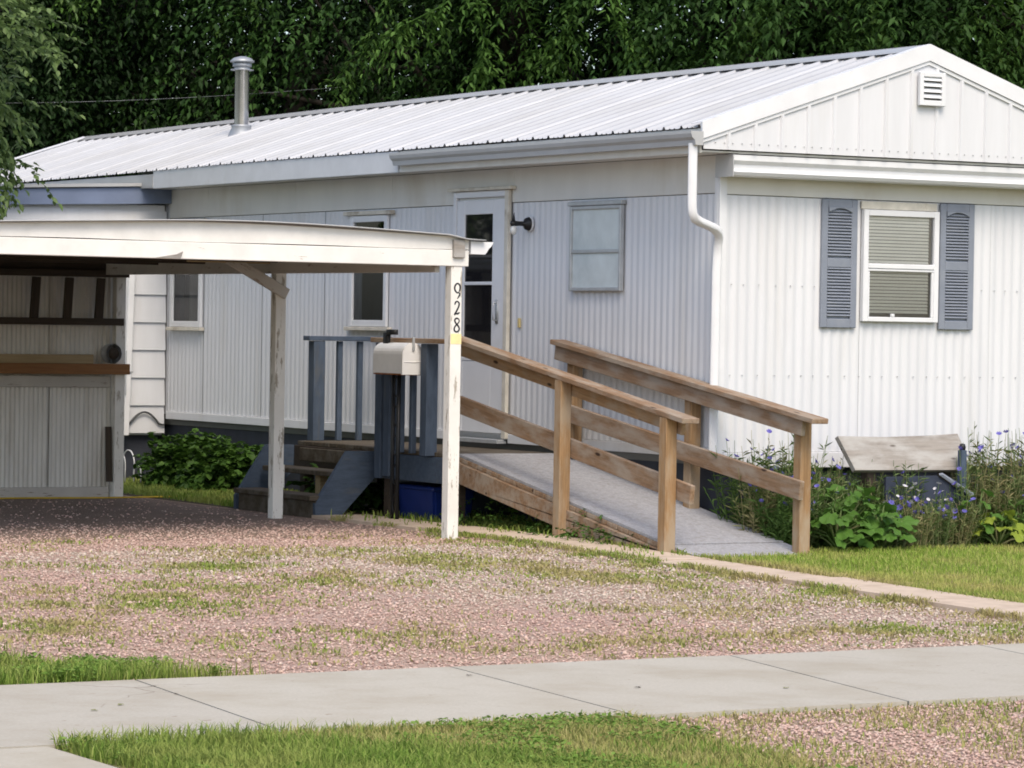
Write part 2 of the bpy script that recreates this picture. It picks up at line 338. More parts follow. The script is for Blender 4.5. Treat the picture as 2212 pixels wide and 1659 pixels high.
sheet('flower_bed', -.05, 6.0, -1.0, 0.0, 50, 12, .012, 'soil_bed', .02)
sheet('carport_floor', -6.2, -1.52, 1.25, 7.4, 40, 50, .002, 'carport_dirt_shade', .003)  # dirt sheet with the roof's shade painted into its brown
sw = tag(link('sidewalk', None), kind='structure')
far_x = [-10.55, -8.99, -7.427, -5.819, -4.247, -2.70, -1.13, .44, 2.0]; near_x = [-10.98, -9.38, -7.70, -6.10, -4.70, -3.11, -1.53, .05, 1.6]
for k in range(8):
    a, b = .006, -.006
    pts = [(near_x[k]+a, -8.53, -.775), (near_x[k+1]+b, -8.53, -.775), (far_x[k+1]+b, -6.48, -.775), (far_x[k]+a, -6.48, -.775)]
    o = link('slab', poly_prism([(x, y, -.82) for x, y, z in pts], .092, 'concrete'), sw)
jf = link('joint_filler', box_mesh(14, 2.0, .03, 'joint_dark', 0), sw, Matrix.Translation((-4.3, -7.505, -.762)))
ap = tag(link('approach_walk', None), kind='structure')
link('slab', poly_prism([(-11, -10.4, -.82), (-8.74, -10.4, -.82), (-8.71, -8.545, -.82), (-11, -8.545, -.82)], .088, 'concrete'), ap)
link('slab', poly_prism([(-11, -12.4, -.82), (-8.76, -12.4, -.82), (-8.74, -10.412, -.82), (-11, -10.412, -.82)], .088, 'concrete'), ap)
ed = tag(link('concrete_edging', None), kind='structure')
es = [3.4, 1.7, .1, -1.5, -2.95, -4.4, -5.6, -6.45]
for k in range(7):
    y1, y0 = es[k]-.008, es[k+1]+.008; w1 = -1.5+.02*math.sin(k*2.1); dz = .012*math.sin(k*1.7)
    o = link('edging_slab', poly_prism([(w1, y0, float(gz(0, y0))-.06), (-1.02+.015*math.cos(k*1.3), y0, float(gz(0, y0))-.06), (-1.02+.015*math.cos(k*1.3), y1, float(gz(0, y1))-.06), (w1, y1, float(gz(0, y1))-.06)], .085, 'concrete_pink'), ed, Matrix.Translation((0, 0, dz*.5)))

# ---------------------------------------------------------------- mobile home
EAVE_X, RX, FY, BY = -.345, 1.64, -.25, 15.25
def sag(y): return -.05*max(0, (y-5)/10)**1.2
def roof_z(x, y): return 2.30+(2.955-2.30)/(RX-EAVE_X)*((x if x <= RX else 2*RX-x)-EAVE_X)+sag(y)
home = thing('mobile_home', 'long white mobile home with ribbed metal roof and corrugated siding', 'house', (RX, 0, -.65))
def corrug(axis, s0, s1, z0, z1, face, amp=.0042, pitch=.083, n=8, out=-1):
    """vertical-ribbed sheet; axis 'y' lies in plane x=face, 'x' in plane y=face; out = sign of the outward normal"""
    m = max(2, int(round((s1-s0)/pitch*n)))
    s = np.linspace(s0, s1, m+1); ph = (s-s0)/pitch*2*np.pi; d = amp*np.sign(np.sin(ph))*np.abs(np.sin(ph))**.7
    V = []; zs = [z0, (z0+z1)/2, z1]
    for z in zs:
        for a, b in zip(s, d): V.append((face+out*b, a, z) if axis == 'y' else (a, face+out*b, z))
    w = m+1; i = np.arange(m)[None]+(np.arange(2)*w)[:, None]; Q = np.stack([i, i+w, i+w+1, i+1], -1).reshape(-1, 4)
    if axis == 'x': Q = Q[:, ::-1]
    return mesh_np('corrugated', V, [Q], True)
# wall core, closing the house behind the thin sheets
box('wall_core', (.03, .03, -.1), (3.25, 15.0, 2.12), 'interior', home)
cuts = [0.045, 1.22, 2.93, 3.80, 4.92, 6.14, 7.36, 8.58, 9.34]
for a, b in zip(cuts[:-1], cuts[1:]):
    if abs(a-2.93) < .01: continue
    link('wall_panel', corrug('y', a+.0015, b-.0015, .03, 1.85, 0.0, amp=.0030), home, None, 'siding')
box('wall_panel', (.012, 2.93, -.02), (.03, 3.80, 1.85), 'siding', home)
for a, b in zip([0.045, 2.90, 4.92, 6.7, 8.5], [2.90, 4.92, 6.7, 8.5, 9.34]):
    box('band_panel', (-.008, a+.002, 1.855), (.03, b-.002, 2.125), 'band', home, .003)
for a, b in zip([.035, 1.24, 2.44], [1.24, 2.44, 3.27]):
    link('wall_panel', corrug('x', a+.0015, b-.0015, .0, 1.842, 0.0), home, None, 'siding')
box('band_panel', (.035, -.008, 1.847), (3.27, .03, 2.12), 'band', home, .003)
# the unseen sides
link('wall_panel', corrug('y', .04, 15.0, 0, 2.12, 3.28, n=4, out=1), home, None, 'siding')
link('wall_panel', corrug('x', 0.03, 3.27, 0, 2.12, 15.02, n=4, out=1), home, None, 'siding')
link('wall_panel', corrug('y', 9.35, 15.0, 0, 2.12, 0.0, n=4), home, None, 'siding')
box('corner_trim', (-.016, -.016, -.10), (.045, .004, 1.97), 'trim_white', home, .002)
box('corner_trim', (-.018, .006, -.06), (.004, .05, 2.12), 'trim_white', home, .002)
box('base_trim', (-.022, 3.80, -.045), (.02, 9.34, .028), 'siding', home)
box('base_trim', (-.022, .05, -.045), (.02, 2.92, .028), 'siding', home)
box('base_trim', (.05, -.014, -.115), (3.27, .02, -.003), 'siding', home)
box('skirting', (.05, .05, -.68), (3.2, 14.9, -.06), 'skirt_dark', home)
# roof sheets with ribs
def roof_sheet(y0, y1, side):
    prof = []; pitch = .2286
    nrib = int(round((y1-y0)/pitch))
    for k in range(nrib):
        b = y0+k*pitch
        prof += [(b+.0, 0), (b+.012, .020), (b+.032, .020), (b+.044, 0), (b+.100, 0), (b+.107, .007), (b+.115, .007), (b+.122, 0), (b+.160, 0), (b+.167, .007), (b+.175, .007), (b+.182, 0)]
    prof.append((y1-.0005, 0))
    xs_ = np.linspace(EAVE_X, RX-.02, 5) if side < 0 else np.linspace(2*RX-EAVE_X, RX+.02, 5)
    V = []
    for x in xs_:
        for (y, h) in prof: V.append((x, y, roof_z(x, y)+h+.006*math.sin(x*5+y*1.3)*(.4)))
    w = len(prof); i = np.arange(w-1)[None]+(np.arange(4)*w)[:, None]
    Q = np.stack([i, i+w, i+w+1, i+1], -1).reshape(-1, 4)
    if side > 0: Q = Q[:, ::-1]
    Q = Q[:, ::-1]
    return mesh_np('roof_sheet', V, [Q])
y = FY+.0
k = 0
while y < BY-.1:
    y1 = min(y+.9144, BY)
    for sd_ in (-1, 1): link('roof_sheet', roof_sheet(y, y1, sd_), home, None, 'roof_metal')
    y = y1
# ridge cap: bent sheet lying on the ribs
V = []; cy = np.linspace(FY-.02, BY+.02, 26); hw = .15; sl = (2.955-2.30)/(RX-EAVE_X)
for yy in cy:
    for dx, dz in ((-hw, .0235), (-.02, .030), (0, .034), (.02, .030), (hw, .0235)):
        V.append((RX+dx, yy, roof_z(RX, yy)-abs(dx)*sl+dz))
i = np.arange(4)[None]+(np.arange(25)*5)[:, None]
rc = link('ridge_cap', mesh_np('ridge_cap', V, [np.stack([i, i+1, i+6, i+5], -1).reshape(-1, 4)], False, 'roof_metal'), home)
# rake trims (front gable and far gable)
def rake(yf, sgn, nm):
    for s in (-1, 1):
        e = (EAVE_X if s < 0 else 2*RX-EAVE_X)
        ze, zr = roof_z(EAVE_X, yf), roof_z(RX, yf)
        pts = [(e, yf, ze-.085), (RX, yf, zr-.085), (RX, yf, zr+.036), (e, yf, ze+.036)]
        if (s > 0) == (sgn < 0): pts = pts[::-1]
        pts2 = [(a, b+(.0 if s < 0 else .0), c) for a, b, c in pts]
        o = link('rake_trim', poly_prism(pts2, .022, 'trim_white'), home)
        q = [(e, yf, ze-.115), (RX, yf, zr-.115), (RX, yf, zr-.088), (e, yf, ze-.088)]
        if (s > 0) == (sgn < 0): q = q[::-1]
        link('rake_lip', poly_prism(q, .010, 'trim_white'), home)
        # flange lying on the roof
        dy = .13*(-sgn)
        f = [(e, yf, ze+.0365), (RX, yf, zr+.0365), (RX, yf+dy, zr+.0285), (e, yf+dy, ze+.0285)]
        link('rake_flange', poly_prism(f if (s < 0) == (sgn > 0) else f[::-1], .003, 'trim_white'), home)
rake(FY, -1, 'front'); rake(BY, 1, 'back')
# gable panels: flat sheet pans between raised ribs
gx = [EAVE_X+.01+.2286*k_ for k_ in range(18)]
def gable_top(x): return roof_z(x, FY)-.086
bot = 2.148
for k_ in range(17):
    a, b = gx[k_], gx[k_+1]
    if b > 2*RX-EAVE_X: b = 2*RX-EAVE_X-.01
    if b <= a: break
    pts = [(a+.02, FY+.004, bot), (b-.02, FY+.004, bot)]
    tb, ta = max(bot+.004, gable_top(b-.02)), max(bot+.004, gable_top(a+.02))
    if a < RX < b: pts += [(b-.02, FY+.004, tb), (RX, FY+.004, gable_top(RX)), (a+.02, FY+.004, ta)]
    else: pts += [(b-.02, FY+.004, tb), (a+.02, FY+.004, ta)]
    link('gable_panel', poly_prism(pts, .01, 'siding'), home, Matrix.Translation((0, .01, 0)))
    if b < 2*RX-EAVE_X-.05 and k_ < 16:
        t = gable_top(b)-.002
        pr = [(b-.021, FY+.006), (b-.010, FY-.012), (b+.010, FY-.012), (b+.021, FY+.006)]
        V = [(x, yy, bot) for x, yy in pr]+[(x, yy, t-.0) for x, yy in pr]
        me = bpy.data.meshes.new('rib'); me.from_pydata(V, [], [(0, 1, 5, 4), (1, 2, 6, 5), (2, 3, 7, 6), (3, 0, 4, 7), (0, 3, 2, 1), (4, 5, 6, 7)])
        link('gable_rib', me, home, None, 'siding')
g = Geo()
for k_ in range(1, 17):
    for dx in (-.114, -.035, .035): x_ = gx[k_]+dx; g.box((x_-.003, FY-.005, bot+.045), (x_+.003, FY+.002, bot+.051))
for z_ in (.55, 1.2):
    for k_ in range(26): x_ = .1+.1245*k_+.02*math.sin(k_*5); g.box((x_-.003, -.014, z_), (x_+.003, -.005, z_+.006))
tag(link('screw_heads', g.mesh('screws', 'alum'), home), kind='stuff')
# soffits and gable box
box('soffit', (EAVE_X+.02, FY+.03, 2.128), (.0, 9.3, 2.140), 'band', home, .001)
box('soffit', (.0, FY+.03, 2.126), (3.3, .02, 2.142), 'band', home, .001)
pr = [(-.0085, 1.972), (-.16, 1.966), (-.205, 1.975), (-.222, 1.998), (-.214, 2.012), (-.198, 2.020), (-.198, 2.050), (-.212, 2.062), (-.226, 2.078), (-.226, 2.118), (-.0085, 2.122)]
me = extrude_profile(pr, -.045, 3.34, 'x'); me.materials.append(MATS['trim_white']); link('awning_box', me, home)
box('awning_box_end', (-.052, -.232, 1.962), (-.046, -.004, 2.122), 'gutter_paint', home, .001)
# fascia and gutter along the long eave
box('fascia', (-.335, 4.22, 2.118), (-.315, 9.0, 2.293), 'fascia_paint', home)
box('fascia', (-.330, FY+.03, 2.118), (-.312, 4.2, 2.293), 'band', home)
box('fascia', (-.333, 9.03, 2.125), (-.315, 15.2, 2.255), 'gutter_paint', home)
box('soffit', (-.31, 9.31, 2.165), (.03, 15.1, 2.176), 'band', home, .001)
box('wall_core', (.06, .1, 2.13), (3.2, 14.9, 2.30), 'interior', home)
box('fascia_end', (-.333, 9.004, 2.118), (-.01, 9.02, 2.30), 'fascia_paint', home)
gp = [(-.336, 2.265), (-.336, 2.170), (-.400, 2.170), (-.408, 2.205), (-.430, 2.225), (-.440, 2.250), (-.440, 2.270), (-.428, 2.270), (-.426, 2.252), (-.400, 2.228), (-.396, 2.178), (-.342, 2.178), (-.342, 2.265)]
me = extrude_profile(gp, FY-.02, 4.18, 'y'); me.materials.append(MATS['gutter_paint']); gut = link('gutter', me, home)
ge = [(-.336, 2.268), (-.336, 2.170), (-.400, 2.170), (-.408, 2.205), (-.430, 2.225), (-.440, 2.250), (-.440, 2.268)]
for yy in (FY-.024, 4.181):
    me = extrude_profile(ge, yy, yy+.003, 'y'); me.materials.append(MATS['gutter_paint']); link('end_cap', me, gut)
def rounded_pipe(path, w, d, mat, name, parent):
    g = Geo(); P = [Vector(p) for p in path]; n = len(P); pr = []
    for q in range(12):
        a = q*math.pi/6; cx, sx = math.cos(a), math.sin(a)
        pr.append((math.copysign(abs(cx)**.5, cx)*w/2, math.copysign(abs(sx)**.5, sx)*d/2))
    V = []
    for i_ in range(n):
        t = (P[min(i_+1, n-1)]-P[max(i_-1, 0)]).normalized(); a = Vector((1, -.6, 0)).normalized(); a = (a-t*a.dot(t)).normalized(); b = t.cross(a)
        V += [tuple(P[i_]+a*p[0]+b*p[1]) for p in pr]
    i0 = (np.arange(n-1)*12)[:, None]; j = np.arange(12)[None]; j2 = (j+1) % 12
    g.add(V, np.stack([i0+j, i0+j2, i0+12+j2, i0+12+j], -1).reshape(-1, 4))
    return link(name, g.mesh(name, mat, True), parent)
ds = [(-.385, -.215, 2.185), (-.385, -.215, 1.85), (-.384, -.215, 1.74), (-.375, -.212, 1.69), (-.35, -.205, 1.655), (-.30, -.19, 1.635), (-.22, -.165, 1.615), (-.14, -.135, 1.595), (-.09, -.11, 1.565), (-.066, -.085, 1.53), (-.060, -.062, 1.48), (-.060, -.050, 1.3), (-.060, -.045, -.06)]
ds = [Vector(d) for d in ds]; ds2 = []
for a, b in zip(ds[:-1], ds[1:]): ds2 += [a, a.lerp(b, .5)]
dsp = rounded_pipe(ds2+[ds[-1]], .066, .052, 'trim_white', 'downspout', home)
# ---- windows and door on the long wall
def window_y(name, y0, y1, z0, z1, zs, fr, fmat, upper, lower, parent, depth=.035, sill=None):
    w = link(name, None, parent, Matrix.Translation((-.01, (y0+y1)/2, z0)))
    x0, x1 = -depth, -.009
    box('frame', (x0, y0, z0), (x1, y0+fr, z1), fmat, w); box('frame', (x0, y1-fr, z0), (x1, y1, z1), fmat, w)
    box('frame', (x0+.001, y0+fr, z1-fr), (x1, y1-fr, z1), fmat, w); box('frame', (x0+.001, y0+fr, z0), (x1, y1-fr, z0+fr), fmat, w)
    box('meeting_rail', (x0+.006, y0+fr, zs-.014), (x1, y1-fr, zs+.014), fmat, w)
    box('backing', (-.011, y0+fr-.004, z0+fr-.004), (-.0092, y1-fr+.004, z1-fr+.004), 'room_dark', w, 0)
    box('pane', (x0+.018, y0+fr, zs+.014), (x0+.022, y1-fr, z1-fr), upper, w, 0)
    box('pane', (x0+.020, y0+fr, z0+fr), (x0+.024, y1-fr, zs-.014), lower, w, 0)
    return w
w2 = window_y('window', 4.95, 5.62, .86, 1.80, 1.36, .055, 'trim_white', 'pane_glass', 'pane_glass', home)
box('sill', (-.06, 4.88, .825), (-.008, 5.66, .857), 'old_trim', w2); box('head_trim', (-.05, 4.86, 1.803), (-.008, 5.72, 1.838), 'old_trim', w2)
box('curtain', (-.0125, 5.01, 1.46), (-.0115, 5.56, 1.74), 'blind', w2, 0); box('curtain', (-.0125, 5.42, .92), (-.0115, 5.56, 1.34), 'curtain_grey', w2, 0)
w3 = window_y('window', 8.58, 9.26, .83, 1.80, 1.345, .055, 'trim_white', 'pane_glass', 'pane_glass', home)
box('sill', (-.06, 8.54, .795), (-.008, 9.29, .827), 'old_trim', w3); box('head_trim', (-.05, 8.5, 1.803), (-.008, 9.3, 1.838), 'old_trim', w3)
box('curtain', (-.0125, 8.64, .89), (-.0115, 8.86, 1.33), 'curtain_grey', w3, 0)
w1 = window_y('window', 1.265, 2.0, 1.155, 1.80, 1.455, .028, 'alum', 'frosted', 'frosted', home, .045)
box('head_trim', (-.052, 1.245, 1.802), (-.008, 2.02, 1.835), 'alum', w1)
door = link('door', None, home, Matrix.Translation((-.02, 3.4, 0)))
box('jamb', (-.045, 2.925, -.01), (-.012, 2.985, 1.955), 'old_trim', door); box('jamb', (-.04, 3.765, -.01), (-.012, 3.815, 1.955), 'door_paint', door)
box('head_jamb', (-.04, 2.985, 1.905), (-.012, 3.765, 1.955), 'door_paint', door); box('drip_cap', (-.07, 2.86, 1.958), (-.01, 3.87, 1.985), 'old_trim', door)
box('leaf_stile', (-.034, 2.99, .03), (-.006, 3.185, 1.885), 'door_paint', door); box('leaf_stile', (-.034, 3.635, .03), (-.006, 3.76, 1.885), 'door_paint', door)
box('leaf_rail', (-.033, 3.185, 1.77), (-.006, 3.635, 1.885), 'door_paint', door); box('leaf_rail', (-.036, 3.185, 1.205), (-.006, 3.635, 1.232), 'door_paint', door)
box('kick_panel', (-.033, 3.185, .03), (-.006, 3.635, .60), 'door_paint', door); box('leaf_rail', (-.037, 3.175, .60), (-.006, 3.645, .628), 'door_paint', door)
box('pane', (-.022, 3.185, 1.232), (-.018, 3.635, 1.77), 'dark_glass', door, 0); box('pane', (-.022, 3.185, .628), (-.018, 3.635, 1.205), 'dark_glass', door, 0)
box('threshold', (-.10, 2.95, -.05), (-.01, 3.79, -.015), 'alum', door)
g = Geo(); g.tube([(-.034, 3.09, .92), (-.07, 3.09, .93), (-.075, 3.09, 1.0), (-.07, 3.09, 1.06), (-.034, 3.09, 1.07)], .008, 6); g.box((-.042, 3.07, .90), (-.034, 3.11, 1.09)); link('handle', g.mesh('handle', 'alum'), door)
lamp = link('wall_lamp', None, home, Matrix.Translation((0, 2.66, 1.68)))
def lathe(prof, k=16, axis='x'):
    g = Geo(); V = []
    for (a, r_) in prof:
        for q in range(k):
            t = q*2*math.pi/k; c, s_ = r_*math.cos(t), r_*math.sin(t); V.append((a, c, s_) if axis == 'x' else (c, s_, a))
    n = len(prof); i0 = (np.arange(n-1)*k)[:, None]; j = np.arange(k)[None]; j2 = (j+1) % k
    Q = np.stack([i0+j, i0+j2, i0+k+j2, i0+k+j], -1).reshape(-1, 4); g.add(V, Q if axis == 'z' else Q[:, ::-1]); return g
link('base_plate', lathe([(-.014, 0), (-.014, .062), (-.022, .062), (-.026, .0)]).mesh('p', 'trim_white', True), lamp, Matrix.Translation((0, 2.64, 1.68)))
g = lathe([(-.026, .054), (-.05, .046), (-.062, .020), (-.11, .018), (-.15, .022), (-.18, .022), (-.19, 0)]); g.tube([(-.16, 0, .015), (-.16, 0, .05), (-.158, 0, .085)], [.014, .008, .002], 6)
link('arm', g.mesh('arm', 'black_metal', True), lamp, Matrix.Translation((0, 2.64, 1.68)))
link('bulb', lathe([(-.02, 0), (-.028, .018), (-.055, .028), (-.085, .02), (-.095, 0)], 12, 'z').mesh('bulb', 'bulb_glass', True), lamp, Matrix.Translation((-.16, 2.64, 1.685)))
box('doorbell', (-.018, 2.765, .87), (-.007, 2.80, .945), 'brass', home, .003)
# ---- front window, shutters, vent on the gable
fwn = link('window', None, home, Matrix.Translation((1.58, 0, .95)))
x0, x1, z0, z1 = 1.235, 1.925, .955, 1.775
for nm, lo, hi in (('frame', (x0, -.050, z0), (x0+.045, -.009, z1)), ('frame', (x1-.045, -.050, z0), (x1, -.009, z1)), ('frame', (x0+.045, -.049, z1-.045), (x1-.045, -.009, z1)), ('frame', (x0+.045, -.049, z0), (x1-.045, -.009, z0+.035)), ('meeting_rail', (x0+.045, -.052, 1.345), (x1-.045, -.012, 1.382)), ('sash', (x0+.045, -.046, 1.325), (x1-.045, -.02, 1.344)), ('sash', (x0+.045, -.046, z0+.036), (x0+.062, -.02, 1.324)), ('sash', (x1-.062, -.046, z0+.036), (x1-.045, -.02, 1.324))):
    box(nm, lo, hi, 'trim_white', fwn)
box('head_trim', (x0-.01, -.03, 1.778), (x1-.01, -.009, 1.838), 'old_trim', fwn)
g = Geo(); zz = z0+.06
while zz < z1-.05:
    g.add([(x0+.05, -.018, zz+.004), (x1-.075, -.018, zz+.004), (x1-.075, -.012, zz+.024), (x0+.05, -.012, zz+.024)], [(0, 1, 2, 3)]); zz += .0245
link('blind', g.mesh('blind', 'blind'), fwn)
box('reveal', (x0+.044, -.011, z0+.03), (x1-.044, -.0085, z1-.04), 'interior', fwn, 0)
box('pane', (x0+.045, -.026, 1.382), (x1-.045, -.023, z1-.045), 'pane_glass', fwn, 0)
box('pane', (x0+.062, -.030, z0+.036), (x1-.062, -.027, 1.325), 'screen_glass', fwn, 0)
box('latch', (x0+.26, -.05, z0+.036), (x0+.29, -.03, z0+.06), 'trim_white', fwn, .003)
slat_me = None
for sx0 in (.872, 1.948):
    sh = link('shutter', None, home, Matrix.Translation((sx0+.16, -.02, .9))); a, b = sx0, sx0+.318; zb, zt = .905, 1.842
    y0, y1 = -.032, -.0075
    box('stile', (a, y0, zb), (a+.055, y1, zt), 'shutter_blue', sh, .005); box('stile', (b-.055, y0, zb), (b, y1, zt), 'shutter_blue', sh, .005)
    for lo, hi in ((zb, zb+.065), (1.345, 1.412), (zt-.06, zt)): box('rail', (a+.055, y0+.001, lo), (b-.055, y1, hi), 'shutter_blue', sh, .004)
    box('shutter_back', (a+.05, -.012, zb+.06), (b-.05, -.008, zt-.05), 'shutter_blue', sh, 0)
    # arched head piece
    n_ = 9; P = [(a+.055, -.0305, zt-.058)]+[(a+.055+(b-a-.11)*q/(n_-1), -.0305, zt-.095+.030*math.sin(math.pi*q/(n_-1))) for q in range(n_)]+[(b-.055, -.0305, zt-.058)]
    link('arch', poly_prism(P, .015, 'shutter_blue'), sh, Matrix.Translation((0, .004, 0)))
    for lo, hi in ((zb+.075, 1.345), (1.42, zt-.075)):
        zz = lo+.01
        while zz < hi-.012:
            if slat_me is None:
                slat_me = mesh_np('slat', [(-.104, -.014, -.009), (.104, -.014, -.009), (.104, -.012, -.0125), (-.104, -.012, -.0125), (-.104, .006, .0095), (.104, .006, .0095), (.104, .008, .007), (-.104, .008, .007)], [(0, 1, 5, 4), (3, 2, 1, 0), (4, 5, 6, 7), (7, 6, 2, 3), (1, 2, 6, 5), (0, 4, 7, 3)], False, 'shutter_blue')
            link('slat', slat_me, sh, Matrix.Translation(((a+b)/2, -.019, zz+.012))); zz += .0228
vt = link('gable_vent', None, home, Matrix.Translation((1.655, FY, 2.66)))
a, b, zb, zt = 1.538, 1.772, 2.538, 2.783
for lo, hi in (((a, FY-.045, zb), (a+.035, FY-.012, zt)), ((b-.035, FY-.045, zb), (b, FY-.012, zt)), ((a+.035, FY-.044, zt-.035), (b-.035, FY-.012, zt)), ((a+.035, FY-.044, zb), (b-.035, FY-.012, zb+.04))): box('vent_frame', lo, hi, 'trim_white', vt)
box('vent_back', (a+.03, FY-.013, zb+.03), (b-.03, FY-.0125+.002, zt-.03), 'interior', vt, 0)
for q in range(4):
    zz = zb+.055+q*.042
    link('slat', poly_prism([(a+.036, FY-.042, zz), (b-.036, FY-.042, zz), (b-.036, FY-.018, zz+.03), (a+.036, FY-.018, zz+.03)], .004, 'trim_white'), vt)
# stove pipe
cx, cyy = 1.05, 10.0; cz = roof_z(cx, cyy)
pipe = link('stovepipe', lathe([(cz-.05, .07), (3.36, .07), (3.37, .072), (3.37, .0)], 20, 'z').mesh('pipe', 'galv', True), home, Matrix.Translation((cx, cyy, 0)))
link('flashing', lathe([(cz-.09, .16), (cz-.03, .13), (cz+.05, .095), (cz+.06, .10), (cz+.075, .10), (cz+.08, .072)], 20, 'z').mesh('fl', 'lead', True), pipe, Matrix.Translation((cx, cyy, 0)))
link('pipe_cap', lathe([(3.350, .07), (3.350, .112), (3.358, .114), (3.358, .078), (3.385, .078), (3.385, .094), (3.418, .094), (3.418, .08), (3.430, .08), (3.430, .118), (3.442, .120), (3.470, .085), (3.486, .03), (3.488, 0)], 24, 'z').mesh('cap', 'lead', False), pipe, Matrix.Translation((cx, cyy, 0)))

# ---------------------------------------------------------------- annex with lap siding beyond the home
annex = thing('annex', 'white lap sided annex with blue fascia at far end of mobile home', 'annex', (-.9, 11, -.64))
box('wall_core', (-1.66, 9.40, -.2), (-.03, 14.5, 1.98), 'trim_white', annex)
zz = -.18; kk = 0
while zz < 1.9:
    h = .262 if zz+.262 < 1.93 else 1.95-zz
    pts = [(-1.70, 9.368, zz), (-.022, 9.368, zz), (-.022, 9.389, zz+h+.004), (-1.70, 9.389, zz+h+.004)]
    link('lap_board', poly_prism(pts, .008, 'siding'), annex); zz += .262
box('skirting', (-1.62, 9.44, -.66), (-.05, 14.4, -.19), 'skirt_dark', annex)
link('fascia', poly_prism([(-1.95, 9.33, 1.925), (-.004, 9.33, 1.995), (-.004, 9.33, 2.155), (-1.95, 9.33, 2.065)], .03, 'blue_fascia'), annex)
link('roof', poly_prism([(-2.0, 9.27, 2.075), (-.004, 9.27, 2.162), (-.004, 14.6, 2.162), (-2.0, 14.6, 2.075)], .03, 'gutter_paint'), annex)
link('soffit', poly_prism([(-1.9, 9.335, 1.932), (-.01, 9.335, 1.998), (-.01, 9.40, 1.998), (-1.9, 9.40, 1.932)], .008, 'blue_fascia'), annex)
board('downspout', (-.415, 9.30, 1.42), (-.46, 9.30, -.20), .06, .07, 'trim_white', annex, (0, 1, 0))
board('bracket', (-.49, 9.255, .40), (-.40, 9.255, .40), .012, .012, 'alum', annex); board('bracket', (-.475, 9.255, .40), (-.475, 9.255, .60), .012, .012, 'alum', annex, (0, 1, 0)); board('bracket', (-.475, 9.255, .40), (-.475, 9.255, .18), .012, .012, 'alum', annex, (0, 1, 0))
g = Geo(); t = np.linspace(0, 1, 14); g.tube(np.stack([-.40+.37*t, 9.345+0*t, -.10+.12*np.sin(np.pi*np.minimum(1, t*1.15))], -1), .010, 6); link('cable', g.mesh('cable', 'cable', True), annex)

# ---------------------------------------------------------------- porch landing, steps, ramp
DZ = -.09
porch = thing('porch_landing', 'blue grey wooden porch landing with picket railing by the door', 'porch', (-.5, 3.5, -.64))
y = 2.10
while y < 4.9:
    box('deck_board', (-.955 if y < 3.4 else -.86, y, DZ-.035), (-.03, min(y+.136, 4.95), DZ), 'tread_wood', porch, .005); y += .141
box('rim_joist', (-.965, 2.06, -.325), (-.925, 3.36, DZ-.037), 'deck_blue', porch); box('rim_joist', (-.87, 3.37, -.325), (-.83, 4.95, DZ-.037), 'dark_wood', porch)
box('rim_joist', (-.83, 4.93, -.325), (-.03, 4.965, DZ-.037), 'dark_wood', porch); box('rim_joist', (-.92, 2.06, -.325), (-.03, 2.10, DZ-.037), 'dark_wood', porch)
for px_, py_ in ((-.9, 2.15), (-.9, 3.2), (-.8, 4.85), (-.12, 2.15), (-.12, 4.85)): box('support_post', (px_-.045, py_-.045, -.66), (px_+.045, py_+.045, -.128), 'dark_wood', porch)
def vpost(name, x, y, z0, z1, mat, parent, s=.089):
    return link(name, box_mesh(z1-z0, s, s, mat, .004), parent, Matrix.Translation((x, y, (z0+z1)/2)) @ Matrix.Rotation(-math.pi/2, 4, 'Y'))
vpost('post', -.70, 4.90, DZ, .735, 'deck_blue', porch, .105)
vpost('post', -.985, 3.20, -.32, .735, 'deck_blue', porch, .10); vpost('post', -.985, 3.06, -.30, .735, 'deck_blue', porch, .10); vpost('post', -.985, 2.47, -.12, .735, 'deck_blue', porch, .10)
for px_ in (-.49, -.30): vpost('picket', px_, 4.90, DZ, .735, 'deck_blue', porch, .045)
vpost('picket', -.985, 2.72, DZ-.02, .735, 'deck_blue', porch, .045); vpost('picket', -.985, 2.90, DZ-.02, .735, 'deck_blue', porch, .04)
board('top_rail', (-.80, 4.90, .757), (-.02, 4.90, .757), .12, .038, 'deck_blue', porch)
board('top_rail', (-.985, 3.31, .757), (-.985, 2.09, .757), .13, .038, 'rail_wood', porch)
steps = thing('porch_steps', 'blue grey wooden steps leading up to the porch landing', 'steps', (-1.2, 4.0, -.64))
def stringer(yy):
    pts = [(-.95, yy, -.12), (-.955, yy, -.33), (-1.25, yy, -.63), (-1.47, yy, -.645), (-1.475, yy, -.53), (-1.20, yy, -.118)]
    return link('stringer', poly_prism(pts, .04, 'deck_blue'), steps)
stringer(3.385); stringer(4.80)
for tx, tz in ((-1.13, -.285), (-1.39, -.465)): box('tread', (tx-.13, 3.39, tz-.04), (tx+.12, 4.755, tz), 'tread_wood', steps, .006)
box('riser', (-1.47, 3.39, -.645), (-1.44, 4.755, -.508), 'tread_wood', steps); box('riser', (-.925, 3.40, -.245), (-.895, 4.75, -.14), 'tread_wood', steps)
box('prop', (-1.12, 4.0, -.645), (-1.05, 4.08, -.328), 'pale_wood', steps)

